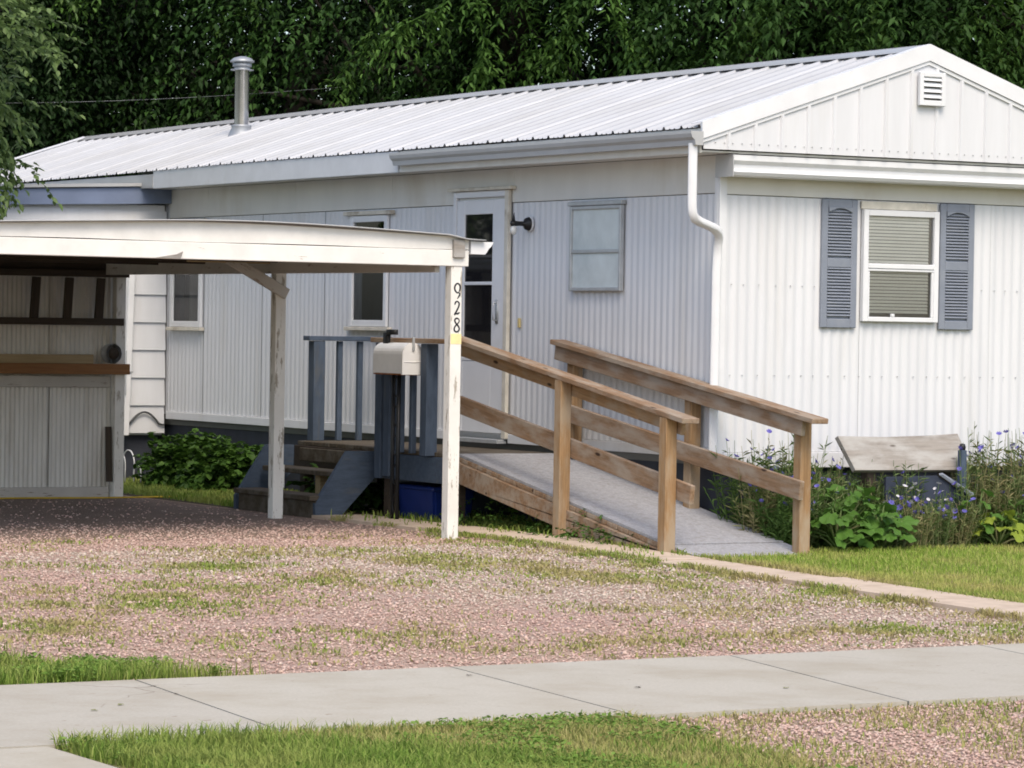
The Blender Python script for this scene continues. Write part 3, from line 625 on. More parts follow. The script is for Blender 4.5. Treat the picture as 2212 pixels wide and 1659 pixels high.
ramp_t = thing('wheelchair_ramp', 'weathered wooden wheelchair ramp with handrails and grey deck', 'ramp', (-.5, .5, -.64))
RS = (-.63+.085)/(2.06+1.12)*-1      # rise per metre
def rz(y): return -.085+(y-2.06)*RS
slope_up = Vector((0, -RS, 1)).normalized()
for ya, yb, dz in ((2.055, -.855, 0.0), (-.872, -1.20, -.006)):
    p0, p1 = Vector((-.475, ya, rz(ya)-.011+dz)), Vector((-.475, yb, rz(yb)-.011+dz)); board('deck_sheet', p0, p1, .95, .022, 'ramp_mat', ramp_t, slope_up, .002)
nb = 23
for k in range(nb):
    ya = 2.05-k*.141; yb = ya-.135; p0, p1 = Vector((-.472, ya, rz(ya)-.042)), Vector((-.472, yb, rz(yb)-.042))
    board('deck_board', (-.958+.006*random.random(), (ya+yb)/2, rz((ya+yb)/2)-.041), (-.01, (ya+yb)/2, rz((ya+yb)/2)-.041), .134, .034, 'rail_wood', ramp_t, slope_up)
for xx in (-.93, -.5, -.04):
    pts = [(xx-.02, 2.05, rz(2.05)-.06), (xx-.02, 2.05, rz(2.05)-.21), (xx-.02, -.02, -.648), (xx-.02, -1.0, -.658), (xx-.02, -1.05, rz(-1.05)-.06)]
    link('stringer', poly_prism(pts[::-1], .04, 'rail_wood'), ramp_t)
def inc(y, za, ya, zb, yb): return za+(y-ya)*(zb-za)/(yb-ya)
# outer rail
for yy, zb in ((.47, -.66), (-.91, -.67)): vpost('post', -1.005, yy, zb, inc(yy, .742, 1.93, .235, -1.165)-.0, 'post_wood', ramp_t)
board('handrail_cap', (-.985, 2.08, .783), (-.985, -1.16, .258), .135, .036, 'rail_wood', ramp_t)
board('handrail_board', (-.938, 2.08, .705), (-.938, -1.0, .207), .036, .10, 'post_wood', ramp_t)
board('mid_rail', (-.938, 2.08, .285), (-.938, -1.12, -.243), .036, .132, 'rail_wood', ramp_t)
# inner rail
for yy, zb in ((1.83, DZ), (.20, -.64), (-1.17, -.67)): vpost('post', -.075, yy, zb, inc(yy, .735, 2.03, .232, -1.42), 'post_wood', ramp_t)
board('handrail_cap', (-.115, 2.03, .767), (-.115, -1.43, .265), .135, .036, 'rail_wood', ramp_t)
board('handrail_board', (-.139, 2.0, .69), (-.139, -1.27, .216), .036, .115, 'rail_wood', ramp_t)
board('mid_rail', (-.139, 1.84, .232), (-.139, -1.26, -.215), .036, .132, 'rail_wood', ramp_t)

# ---------------------------------------------------------------- mailbox on black iron post
mb = thing('mailbox', 'rusty white mailbox on a black iron post in front of porch', 'mailbox', (-1.1, 2.75, -.64))
w, h, zb, mx = .087, .235, .505, -1.085
prof = [(mx-w, zb), (mx-w, zb+h-.087)]+[(mx-w*math.cos(a), zb+h-.087+.087*math.sin(a)) for a in np.linspace(0, math.pi, 13)[1:-1]]+[(mx+w, zb+h-.087), (mx+w, zb)]
me = extrude_profile(prof, 2.57, 3.03, 'y'); me.materials.append(MATS['mailbox_paint']); bx_ = link('box', me, mb)
pr2 = [(mx+(a-mx)*1.03, zb-.008+(c-zb)*1.04) for a, c in prof]
me = extrude_profile(pr2, 2.552, 2.572, 'y'); me.materials.append(MATS['mailbox_door']); dr = link('door', me, mb)
box('crease', (mx-w+.012, 2.547, zb+.085), (mx+w-.012, 2.556, zb+.092), 'mailbox_door', dr, .002); box('latch', (mx-.008, 2.54, zb+h-.06), (mx+.012, 2.553, zb+h+.045), 'alum', dr, .002)
box('rust_edge', (mx-w-.002, 2.56, zb-.012), (mx+w+.002, 3.02, zb-.002), 'rust', mb, .001)
g = Geo(); P_ = (-1.10, 2.74)
for dy in (0, .085): g.box((P_[0]-.012, P_[1]+dy-.012, -.66), (P_[0]+.012, P_[1]+dy+.012, .495))
for z_ in np.linspace(-.5, .4, 5):
    t = np.linspace(0, 2*math.pi, 13); g.tube(np.stack([P_[0]+0*t, P_[1]+.0425+.03*np.cos(t), z_+.075*np.sin(t)], -1), .006, 5, False)
g.box((-1.125, 2.68, .4945), (-1.07, 3.02, .4985)); link('post', g.mesh('post', 'black_metal'), mb)
g = Geo(); g.box((-1.12, 2.89, .70), (-1.098, 2.97, .815)); g.box((-1.125, 2.78, .80), (-1.092, 2.91, .84))
link('scroll_bracket', g.mesh('bracket', 'black_metal'), mb)

# ---------------------------------------------------------------- blue bin under the landing
bn = thing('recycling_bin', 'blue plastic bin stored under the porch landing', 'bin', (-.62, 2.95, -.64))
def taper(lo, hi, zb, zt, ins, mat, nm, parent):
    (a, c), (b, d) = lo, hi
    V = [(a+ins, c+ins, zb), (b-ins, c+ins, zb), (b-ins, d-ins, zb), (a+ins, d-ins, zb), (a, c, zt), (b, c, zt), (b, d, zt), (a, d, zt)]
    me = bpy.data.meshes.new(nm); me.from_pydata(V, [], [(0, 3, 2, 1), (0, 1, 5, 4), (1, 2, 6, 5), (2, 3, 7, 6), (3, 0, 4, 7), (4, 5, 6, 7)])
    bm = bmesh.new(); bm.from_mesh(me); bmesh.ops.bevel(bm, geom=bm.edges[:], offset=.02, segments=2, affect='EDGES'); bm.to_mesh(me); bm.free(); me.materials.append(MATS[mat])
    return link(nm, me, parent)
taper((-.86, 2.60), (-.48, 3.36), -.645, -.38, .03, 'bin_blue', 'body', bn); box('rim', (-.875, 2.585, -.40), (-.465, 3.375, -.365), 'bin_blue', bn, .012)
g = Geo(); t = np.linspace(.3, 2*math.pi-.2, 14); g.tube(np.stack([-.64+.05*np.cos(t), 2.617+0*t, -.50+.06*np.sin(t)], -1), .016, 5); link('emblem', g.mesh('emblem', 'grey_mark'), bn)

# ---------------------------------------------------------------- carport
cp = thing('carport', 'white peeling wooden carport over gravel driveway', 'carport', (-3.6, 3.8, -.64))
def cr_z(x): return 1.490+.075*math.exp(-((x+3.5)/1.15)**2)+.012*math.sin(x*2.3) if x < -1.8 else 1.488+.03*(-1.8-x)
def cpost(x, y, z1=1.30, mat='white_peel'):
    return vpost('post', x, y, -.66, z1, mat, cp)
p1 = cpost(-1.746, .765); p1['label'] = 'white post with painted house number'
cpost(-1.786, 3.45, 1.32, 'white_peel'); cpost(-1.722, 6.62, 1.33, 'white_peel'); cpost(-6.0, .765); cpost(-6.0, 3.45); cpost(-6.0, 6.62)
box('post_splice', (-1.745, 3.401, -.40), (-1.735, 3.497, -.22), 'white_peel', cp); 
# front beam: two boards, upper follows the sagging roof line
board('front_beam', (-6.3, .735, 1.352), (-1.655, .735, 1.352), .045, .115, 'white_beam', cp)
xs_ = np.linspace(-6.3, -1.655, 30); V = []
for yy in (.716, .762):
    V += [(x, yy, 1.4145+.0025*math.sin(x*3.7)) for x in xs_]+[(x, yy, cr_z(x)-.004) for x in xs_]
n = 30; F = []
for i in range(n-1):
    F += [(i, i+1, n+i+1, n+i), (2*n+i+1, 2*n+i, 3*n+i, 3*n+i+1), (n+i, n+i+1, 3*n+i+1, 3*n+i), (i+1, i, 2*n+i, 2*n+i+1)]
F += [(n-1, 3*n-1, 4*n-1, 2*n-1), (0, n, 3*n, 2*n)]
link('front_fascia', mesh_np('fascia', V, F, False, 'white_beam'), cp)
box('post_block', (-1.79, .685, 1.355), (-1.70, .7155, 1.483), 'grey_plank', cp)
V = []; ny = 9; xs_ = np.linspace(-6.4, -1.545, 34); ysr = np.linspace(.66, 7.0, ny)
for yy in ysr:
    for x in xs_: V.append((x, yy, cr_z(x)+.004+.006*math.sin(yy*1.7+x*2)))
w_ = 34; i = np.arange(33)[None]+(np.arange(ny-1)*w_)[:, None]; Q = np.stack([i, i+1, i+w_+1, i+w_], -1).reshape(-1, 4)
nv = len(V); V2 = V+[(a, b, c+.008) for a, b, c in V]; ring = list(range(w_))+[k*w_+w_-1 for k in range(1, ny)]+[(ny-1)*w_+k for k in range(w_-2, -1, -1)]+[k*w_ for k in range(ny-2, 0, -1)]
side = [(ring[k], ring[(k+1) % len(ring)], nv+ring[(k+1) % len(ring)], nv+ring[k]) for k in range(len(ring))]
link('roof', mesh_np('roof', V2, [Q[:, ::-1].copy(), Q+nv, np.array(side)], False, 'gutter_paint'), cp)
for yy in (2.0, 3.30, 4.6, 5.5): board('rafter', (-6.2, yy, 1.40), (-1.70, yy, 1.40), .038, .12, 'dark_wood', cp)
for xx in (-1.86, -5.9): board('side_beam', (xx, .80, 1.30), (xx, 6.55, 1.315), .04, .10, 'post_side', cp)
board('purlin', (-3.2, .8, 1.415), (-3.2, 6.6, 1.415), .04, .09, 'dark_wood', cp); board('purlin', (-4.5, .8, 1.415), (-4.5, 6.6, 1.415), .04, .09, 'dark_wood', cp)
board('cross_tie', (-2.6, 3.385, 1.365), (-1.9, 3.385, 1.365), .03, .07, 'pale_wood', cp)
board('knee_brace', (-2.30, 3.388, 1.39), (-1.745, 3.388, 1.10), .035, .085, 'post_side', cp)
gp2 = [(a+.0, b) for a, b in ((-1.645, 1.472), (-1.645, 1.385), (-1.53, 1.383), (-1.515, 1.40), (-1.500, 1.425), (-1.485, 1.435), (-1.468, 1.458), (-1.462, 1.472))]
me = extrude_profile(gp2, .70, 6.9, 'y'); me.materials.append(MATS['trim_white']); link('gutter', me, cp)
# rear wall of the carport with corrugated sheets
link('rear_panel', corrug('x', -2.315, -1.76, -.545, .305, 6.70, .005, .042, 6), cp, None, 'carport_panel'); link('rear_panel', corrug('x', -3.45, -2.325, -.545, .305, 6.70, .005, .042, 6), cp, None, 'carport_panel')
link('rear_panel', corrug('x', -4.6, -3.46, -.545, .305, 6.70, .005, .042, 6), cp, None, 'carport_panel'); link('rear_panel', corrug('x', -6.0, -4.61, -.545, .305, 6.70, .005, .042, 6), cp, None, 'carport_panel')
link('rear_panel', corrug('x', -2.315, -1.76, .36, 1.38, 6.72, .005, .042, 6), cp, None, 'carport_panel'); link('rear_panel', corrug('x', -6.0, -2.325, .36, 1.38, 6.72, .005, .042, 6), cp, None, 'carport_panel')
box('leak_backing', (-6.0, 6.735, -.64), (-1.69, 6.75, 1.40), 'carport_panel', cp)  # added board, blocks light leaking through the seams between panels
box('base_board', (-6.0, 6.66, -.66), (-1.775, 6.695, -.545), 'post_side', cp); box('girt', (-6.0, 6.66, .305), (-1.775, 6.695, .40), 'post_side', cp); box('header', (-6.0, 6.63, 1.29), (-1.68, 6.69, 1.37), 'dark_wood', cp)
link('splinter', poly_prism([(-4.08, .712, 1.30), (-3.90, .708, 1.297), (-3.885, .70, 1.345), (-3.93, .704, 1.325)], .006, 'grey_plank'), cp)
# painted number on the front post (face y = .7205)
def stroke(name, pts, wid, mat, parent, x0, z0, s, label):
    P = np.array(pts, float); 
    # Catmull-Rom smoothing
    Q = []
    for k in range(len(P)-1):
        a, b, c, d = P[max(k-1, 0)], P[k], P[k+1], P[min(k+2, len(P)-1)]
        for t in np.linspace(0, 1, 6)[:-1]: Q.append(.5*((2*b)+(-a+c)*t+(2*a-5*b+4*c-d)*t*t+(-a+3*b-3*c+d)*t**3))
    Q.append(P[-1]); Q = np.array(Q); T = np.gradient(Q, axis=0); T /= np.linalg.norm(T, axis=1, keepdims=True)+1e-9; Nn = np.stack([-T[:, 1], T[:, 0]], 1)
    n_ = len(Q); wv = 1.45*np.interp(np.linspace(0, 1, n_), np.linspace(0, 1, len(wid)), wid)[:, None]; A = Q+Nn*wv/2; B = Q-Nn*wv/2
    V = [(x0+p[0]*s, 0, z0+p[1]*s) for p in A]+[(x0+p[0]*s, 0, z0+p[1]*s) for p in B]; V += [(a, .002, c) for a, b, c in V]
    F = []
    for k in range(n_-1): F += [(k, k+1, n_+k+1, n_+k), (2*n_+k+1, 2*n_+k, 3*n_+k, 3*n_+k+1), (k, 2*n_+k, 2*n_+k+1, k+1), (n_+k, n_+k+1, 3*n_+k+1, 3*n_+k)]
    o = link(name, mesh_np(name, V, F, False, mat), parent, Matrix.Translation((0, .7192, 0))); o['label'] = label
nx0 = -1.768
stroke('digit', [(.42, .42), (.25, .38), (.08, .55), (.06, .78), (.2, .97), (.36, .95), (.46, .78), (.44, .58), (.38, .42), (.44, .28), (.36, .12), (.26, -.02)], [.05, .07, .085, .085, .07, .075, .085, .08, .03, .085, .07, .03], 'ink', p1, nx0, 1.067, .108, 'painted black digit 9')
stroke('digit', [(.08, .74), (.16, .93), (.30, .98), (.44, .86), (.42, .64), (.28, .36), (.08, .03), (.16, .10), (.32, .10), (.50, .19)], [.05, .09, .07, .09, .085, .09, .09, .06, .1, .06], 'ink', p1, nx0, .95, .098, 'painted black digit 2')
stroke('digit', [(.44, .90), (.26, .98), (.10, .84), (.18, .64), (.36, .46), (.48, .24), (.38, .05), (.20, .02), (.07, .16), (.12, .38), (.32, .58), (.46, .74), (.44, .90)], [.06, .08, .085, .08, .09, .085, .08, .08, .085, .08, .06, .06, .06], 'ink', p1, nx0, .83, .1, 'painted black digit 8')
box('paint_patch', (-1.789, .7190, .745), (-1.703, .7206, .818), 'yellow_paint', p1, 0)
# things kept in the carport
ld = thing('ladder', 'dark wooden ladder hung sideways on the carport rear wall', 'ladder', (-3.0, 6.58, .9))
board('side_rail', (-4.4, 6.575, 1.265), (-1.655, 6.575, 1.275), .035, .06, 'dark_wood', ld); board('side_rail', (-4.4, 6.575, .855), (-1.70, 6.575, .865), .035, .06, 'dark_wood', ld)
for xx in (-3.9, -3.4, -2.95, -2.52, -2.22, -1.93): board('rung', (xx, 6.578, .885), (xx+.02, 6.578, 1.235), .03, .075, 'dark_wood', ld, (1, 0, 0))
tag(board('lumber', (-4.2, 6.60, .462), (-1.645, 6.565, .462), .045, .09, 'orange_wood'), 'reddish brown beam resting along the carport rear wall', 'lumber')
tag(board('lumber', (-4.2, 6.635, .525), (-1.95, 6.635, .535), .03, .10, 'pale_wood'), 'pale board lying behind the reddish brown beam', 'lumber')
g = Geo(); t = np.linspace(0, 2*math.pi, 25)
for rr in (.056, .066, .074, .082): 
    a = np.stack([-1.80+rr*.9*np.cos(t), 6.50+0*t, .595+rr*np.sin(t)], -1); b = a.copy(); b[:, 1] += .10; n = 25; g.add(np.vstack([a, b]), [(i, i+1, n+i+1, n+i) for i in range(24)])
tag(link('flashing_coil', g.mesh('coil', 'alum', False)), 'coil of grey sheet metal sitting on stored lumber', 'coil')
for o in (COL.objects['flashing_coil'],):
    o.matrix_basis = Matrix.Translation((0, .04, .0)); WM[o.name] = o.matrix_basis.copy()
    link('core', lathe([(.0, .0), (.0, .05), (.09, .05), (.09, 0)], 20).mesh('core', 'dark_wood'), o, Matrix.Translation((-1.80, 6.545, .595)) @ Matrix.Rotation(math.pi/2, 4, 'Z'))
tag(board('plank', (-1.80, 6.60, -.50), (-1.80, 6.635, -.03), .055, .022, 'dark_wood', None, (0, 1, 0)), 'short dark plank leaning upright against carport rear corner', 'plank')
g = Geo(); t = np.linspace(0, 1, 40); g.tube(np.stack([-4.6+4.2*t, 6.50-.5*np.maximum(0, t-.7)+.05*np.sin(t*17), -.628+0*t], -1), .008, 5); tag(link('extension_cord', g.mesh('cord', 'yellow_cord', True)), 'thin yellow cord lying along base of carport rear wall', 'cord')

# ---------------------------------------------------------------- bench by the gable
bh = thing('bench', 'old weathered plank bench with dark blue seat beside the flowers', 'bench', (1.35, -.4, -.65))
link('backrest', poly_prism([(.86, -.47, -.13), (1.86, -.47, -.135), (1.90, -.40, .0), (1.87, -.34, .125), (1.6, -.345, .112), (1.2, -.345, .102), (.79, -.345, .11)], .04, 'grey_plank'), bh)
link('seat', poly_prism([(1.12, -.52, -.16), (1.58, -.52, -.155), (1.80, -.60, -.30), (1.80, -.62, -.42), (1.05, -.62, -.42)], .025, 'bench_navy'), bh)
link('seat_edge', poly_prism([(1.58, -.545, -.150), (1.60, -.56, -.145), (1.825, -.64, -.29), (1.805, -.63, -.305)], .03, 'shutter_blue'), bh)
box('leg', (1.0, -.46, -.66), (1.08, -.38, -.10), 'dark_wood', bh); box('leg', (1.72, -.40, -.66), (1.80, -.34, -.02), 'dark_wood', bh)
vpost('arm_post', 1.775, -.56, -.62, .03, 'deck_blue', bh, .05)
link('bolt', lathe([(-.02, 0), (-.015, .022), (.01, .026), (.03, .018), (.034, 0)], 10, 'z').mesh('bolt', 'black_metal', True), bh, Matrix.Translation((1.775, -.56, .045)))

# ---------------------------------------------------------------- vegetation helpers
def rand_rot(n, tilt_lo, tilt_hi):
    """random yaw, tilt: local X axis pointed along a direction; returns (n,3,3) with columns X,Y,Z"""
    az = rng.uniform(0, 2*np.pi, n); el = rng.uniform(tilt_lo, tilt_hi, n)
    return basis(np.stack([np.cos(az)*np.cos(el), np.sin(az)*np.cos(el), np.sin(el)], -1), rng.uniform(-.7, .7, n))
def basis(X, roll):
    X = X/np.linalg.norm(X, axis=1, keepdims=True); Z = np.tile([0, 0, 1.], (len(X), 1)); Yv = np.cross(Z, X); nl = np.linalg.norm(Yv, axis=1, keepdims=True)
    Yv = np.where(nl < 1e-3, np.array([0, 1., 0]), Yv/np.maximum(nl, 1e-6)); Z = np.cross(X, Yv); c, s_ = np.cos(roll)[:, None], np.sin(roll)[:, None]
    return np.stack([X, c*Yv+s_*Z, -s_*Yv+c*Z], -1)
LEAF4 = np.array([(0, 0, 0), (.42, .5, .12), (1, 0, -.10), (.42, -.5, .12)])      # folded rhombus, length 1, width 1
LEAF6 = np.array([(0, 0, 0), (.25, .40, .10), (.62, .42, .06), (1, 0, -.16), (.62, -.42, .06), (.25, -.40, .10)])
def leaves(P, M, Ln, Wd, six=False):
    T = LEAF6 if six else LEAF4; k = len(T); n = len(P)
    sc = np.stack([Ln, Wd, Ln*.8], -1); V = P[:, None]+np.einsum('nij,nkj->nki', M, T[None]*sc[:, None])
    o = (np.arange(n)*k)[:, None]
    tri = [(0, 3, 1), (1, 3, 2), (0, 5, 3), (5, 4, 3)] if six else [(0, 2, 1), (0, 3, 2)]
    return V.reshape(-1, 3), np.concatenate([o+np.array(t)[None] for t in tri])
def leaf_cloud(name, P, M, Ln, Wd, mat, six=False):
    V, T = leaves(P, M, Ln, Wd, six); return mesh_np(name, V, [T], False, mat)
def sprays(C, D, nleaf, length, leaf_len, leaf_w, droop=.5):
    """drooping twigs at C heading D, each with nleaf leaves; returns positions, frames, sizes"""
    n = len(C); t = (np.arange(nleaf)+.5)/nleaf; t = np.tile(t, (n, 1)); Lg = length*rng.uniform(.6, 1.3, n)[:, None]
    P = C[:, None]+D[:, None]*(t*Lg)[..., None]; P[..., 2] -= droop*(t*Lg)**2/np.maximum(Lg, .1)
    P += rng.normal(0, .035*length, P.shape)
    side = np.cross(D, np.array([0, 0, 1.])); side /= np.linalg.norm(side, axis=1, keepdims=True)+1e-6
    sg = np.where(np.arange(nleaf) % 2, 1., -1.)[None, :, None]
    X = D[:, None]*.55+side[:, None]*sg*.75; X = X+rng.normal(0, .2, X.shape); X[..., 2] -= .25+.5*droop*t
    P = P.reshape(-1, 3); X = X.reshape(-1, 3); m = len(P)
    return P, basis(X, rng.normal(0, .35, m)), leaf_len*rng.uniform(.65, 1.2, m), leaf_w*rng.uniform(.7, 1.2, m)
def crown(name, rx, ry, rz_, nclump, per, nleaf, slen, ll, lw, mat, droop=.5, spread=.55, inner=0.25, six=False, shape=0.5):
    u = rng.normal(size=(nclump, 3)); u /= np.linalg.norm(u, axis=1, keepdims=True); rad = rng.uniform(shape, 1.0, nclump)**.6
    cen = u*rad[:, None]*np.array([rx, ry, rz_])
    C = np.repeat(cen, per, 0)+rng.normal(0, spread, (nclump*per, 3))*np.array([1, 1, .75])
    D = C/np.array([rx, ry, rz_]); D = D/(np.linalg.norm(D, axis=1, keepdims=True)+1e-6)+rng.normal(0, .5, C.shape); D[:, 2] -= .25*droop; D /= np.linalg.norm(D, axis=1, keepdims=True)+1e-6
    return cen, leaf_cloud(name, *sprays(C, D, nleaf, slen, ll, lw, droop), mat, six)
def trunk_mesh(h0, cen, nl, r0, mat='bark', lean=(0, 0)):
    """trunk from z=0 up to h0 (crown centre), limbs to clump centres given relative to the crown centre"""
    g = Geo(); t = np.linspace(0, 1, 8); P = np.stack([lean[0]*t+.12*np.sin(t*4), lean[1]*t+.1*np.sin(t*5+1), h0*t], -1); g.tube(P, r0*(1-.55*t)+.12*r0*np.exp(-t*14), 10)
    for c in cen[:nl]:
        s_ = rng.uniform(.35, .95); a = P[int(s_*7)]; b = np.array([lean[0], lean[1], h0])+c*.92; m = (a+b)/2+np.array([0, 0, .25*np.linalg.norm(b-a)*rng.uniform(-.2, .5)]); q = np.linspace(0, 1, 6)[:, None]
        g.tube((1-q)**2*a+2*q*(1-q)*m+q*q*b, np.linspace(r0*.32, .012, 6), 6)
    return g.mesh('trunk', mat, True)

# ---------------------------------------------------------------- trees behind the home
vars_ = []
for q in range(3):
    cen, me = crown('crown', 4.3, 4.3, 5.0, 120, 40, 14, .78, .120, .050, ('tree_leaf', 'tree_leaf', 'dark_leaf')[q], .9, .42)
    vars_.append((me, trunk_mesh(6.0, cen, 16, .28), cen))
farv = []
for q in range(2):
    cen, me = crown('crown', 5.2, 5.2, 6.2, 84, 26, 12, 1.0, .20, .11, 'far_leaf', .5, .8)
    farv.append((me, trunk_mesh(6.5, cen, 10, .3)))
near_spots = [(1.96, 23.82), (5.68, 24.51), (7.49, 21.45), (9.23, 18.8), (10.82, 16.03), (12.45, 13.62), (14.59, 11.87)]
near_lab = ['leafy elm behind the annex, leftmost of the tall trees', 'dark leafy tree behind the far end of the roof', 'dark leafy tree behind the stovepipe', 'green elm with drooping sprays above middle of the roof', 'green elm with drooping sprays behind the roof ridge', 'green leafy tree behind the front gable peak', 'leafy tree behind the gable, rightmost of the tall trees']
for k, (x, y) in enumerate(near_spots):
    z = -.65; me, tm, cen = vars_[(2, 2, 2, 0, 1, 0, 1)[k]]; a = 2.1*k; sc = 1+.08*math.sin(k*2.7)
    M = Matrix.Translation((x, y, z)) @ Matrix.Rotation(a, 4, 'Z') @ Matrix.Scale(sc, 4)
    t_ = tag(link('elm_tree', None, None, M), near_lab[k], 'tree', 'tall trees behind the home')
    link('trunk', tm, t_, M); link('crown', me, t_, M @ Matrix.Translation((0, 0, 6.0)))
def bough(tree, pts, width, nl, side=.5, ll=.11, lw=.042):
    P = np.array(pts, float); q = np.linspace(0, len(P)-1, 30); Q = np.stack([np.interp(q, np.arange(len(P)), P[:, c]) for c in range(3)], -1)
    Q[1:-1] = (Q[:-2]+Q[1:-1]*2+Q[2:])/4
    g = Geo(); g.tube(Q, np.linspace(.014, .003, 30), 5, False)
    n = nl; t = rng.uniform(.12, 1.0, n); B = np.stack([np.interp(t*29, np.arange(30), Q[:, c]) for c in range(3)], -1)
    D = rng.normal(0, 1, (n, 3)); D[:, 2] -= .5; D /= np.linalg.norm(D, axis=1, keepdims=True)
    PP, MM, LL, WW = sprays(B, D, 9, width*1.0, ll, lw, .9); V, T = leaves(PP, MM, LL, WW, True); g.add(V, None, T)
    return tag(link('bough', g.mesh('bough', 'lit_spray_leaf'), tree), kind='stuff')
ET = [o for o in COL.objects if o.name.startswith('elm_tree')]
bough(ET[3], [(6.05, 14.37, 5.32), (6.32, 14.55, 4.49), (6.52, 14.77, 4.19), (6.6, 15.07, 3.77)], .34, 34); bough(ET[3], [(6.62, 14.61, 5.27), (6.21, 15.19, 4.69), (5.98, 15.68, 4.49), (5.98, 16.02, 4.32)], .34, 36)
bough(ET[3], [(6.5, 16.43, 5.7), (6.31, 16.88, 4.76), (6.16, 17.31, 4.27), (6.05, 17.71, 3.83)], .40, 40); bough(ET[3], [(7.03, 15.54, 5.49), (7.52, 15.59, 4.86), (7.78, 15.78, 4.38), (7.78, 16.11, 4.0)], .40, 30)
bough(ET[4], [(7.08, 13.18, 5.23), (7.43, 13.31, 4.42), (7.73, 13.48, 4.26), (8.01, 13.66, 4.15)], .26, 26); bough(ET[4], [(7.64, 14.6, 5.34), (7.8, 14.84, 4.65), (7.76, 15.2, 4.34), (7.82, 15.51, 4.03)], .45, 44); bough(ET[4], [(9.32, 14.77, 5.59), (9.4, 15.06, 4.82), (9.76, 15.19, 4.51), (10.03, 15.38, 4.25)], .4, 30)
bough(ET[5], [(9.25, 12.49, 5.38), (9.14, 12.89, 4.7), (9.13, 13.25, 4.51), (9.2, 13.54, 4.21)], .4, 34, ll=.13, lw=.06); bough(ET[5], [(9.71, 12.23, 5.5), (10.26, 12.23, 4.78), (10.54, 12.42, 4.48), (10.43, 12.82, 4.31)], .5, 40, ll=.13, lw=.06); bough(ET[6], [(11.75, 11.03, 5.53), (11.43, 11.55, 4.69), (11.29, 11.97, 4.5), (11.15, 12.41, 4.41)], .5, 44, ll=.13, lw=.06); bough(ET[6], [(12.35, 11.25, 5.16), (12.08, 11.74, 4.53), (12.03, 12.11, 4.22), (12.41, 12.23, 3.97)], .5, 40, ll=.13, lw=.06)
bough(ET[1], [(3.99, 19.07, 5.59), (3.62, 19.63, 5.15), (3.54, 20.02, 5.0), (3.61, 20.32, 4.79)], .4, 26); bough(ET[2], [(6.14, 18.97, 5.85), (5.87, 19.47, 5.22), (5.8, 19.85, 4.89), (5.67, 20.27, 4.61)], .5, 26)
far_spots = [(2.15, 32.17), (6.0, 32.99), (11.33, 30.71), (13.81, 28.27), (14.47, 24.39), (16.66, 21.71), (18.64, 18.93), (20.53, 15.93)]
for k, (x, y) in enumerate(far_spots):
    me, tm = farv[k % 2]; M = Matrix.Translation((x, y, -.65)) @ Matrix.Rotation(1.3*k+.5, 4, 'Z')
    t_ = tag(link('background_tree', None, None, M), 'dense dark tree in the back row behind the leafy elms', 'tree', 'back row of dark trees')
    link('trunk', tm, t_, M); link('crown', me, t_, M @ Matrix.Translation((0, 0, 6.2)))
# small tree left, behind the carport
cen, me = crown('crown', 1.45, 1.4, 2.3, 95, 14, 12, .27, .085, .048, 'apple_leaf', .25, .2, six=True)
M = Matrix.Translation((-3.22, 8.55, -.64)); t_ = tag(link('apple_tree', None, None, M), 'small pale green leafy tree at left edge behind the carport roof', 'tree')
link('trunk', trunk_mesh(4.3, cen, 14, .11), t_, M); link('crown', me, t_, M @ Matrix.Translation((0, 0, 4.3)))
g = Geo(); t = np.linspace(0, 1, 24); a, b = np.array((1.76, 20.34, 3.56)), np.array((6.3, 17.68, 3.86)); P = a+(b-a)*t[:, None]; P[:, 2] -= .06*np.sin(np.pi*t); g.tube(P, .0018, 5); tag(link('overhead_wire', g.mesh('wire', 'lead', True)), 'thin overhead wire strung in front of the dark trees', 'wire')

# ---------------------------------------------------------------- shrub, flowers and plants
def shrub(name, label, x, y, z, rx, ry, rz_, n, mat, ll, lw, cat='shrub'):
    t_ = thing(name, label, cat, (x, y, z)); M = Matrix.Translation((x, y, z))
    cen, me = crown('foliage', rx, ry, rz_, n, 9, 8, .12, ll, lw, mat, .2, .07, six=True); me2 = me
    link('foliage', me2, t_, M @ Matrix.Translation((0, 0, rz_*.95)))
    g = Geo()
    for c in cen[:14]: g.tube([(0+c[0]*.1, c[1]*.1, 0), (c[0]*.5, c[1]*.5, rz_*.6+c[2]*.4), (c[0]*.9, c[1]*.9, rz_+c[2]*.9)], [.012, .008, .003], 5)
    link('stem', g.mesh('stem', 'herb_dark'), t_, M); return t_
shrub('shrub', 'low green bush at left, nearest the annex, under the far window', -.40, 7.95, -.66, .36, .38, .20, 44, 'shrub_leaf', .075, .065)
shrub('shrub', 'low green bush under wall, nearest the porch steps', -.40, 7.2, -.66, .34, .34, .19, 40, 'shrub_leaf', .075, .065)
shrub('weed_clump', 'weeds growing below the porch steps', -.75, 4.4, -.65, .25, .35, .16, 16, 'shrub_leaf', .07, .05, 'weed')
for k, (x, y, r_, h_) in enumerate(((-1.0, .15, .12, .07), (-1.0, -.2, .10, .06), (-1.02, .75, .12, .07), (-.8, 1.5, .2, .12), (-.85, 2.2, .2, .10))):
    o = shrub('weed_clump', 'small leafy weed growing along the outer foot of the ramp', x, y, -.66, r_*.3, r_*.6, h_*.45, 6, 'shrub_leaf', .036, .022, 'weed'); o['group'] = 'weeds along the foot of ramp'
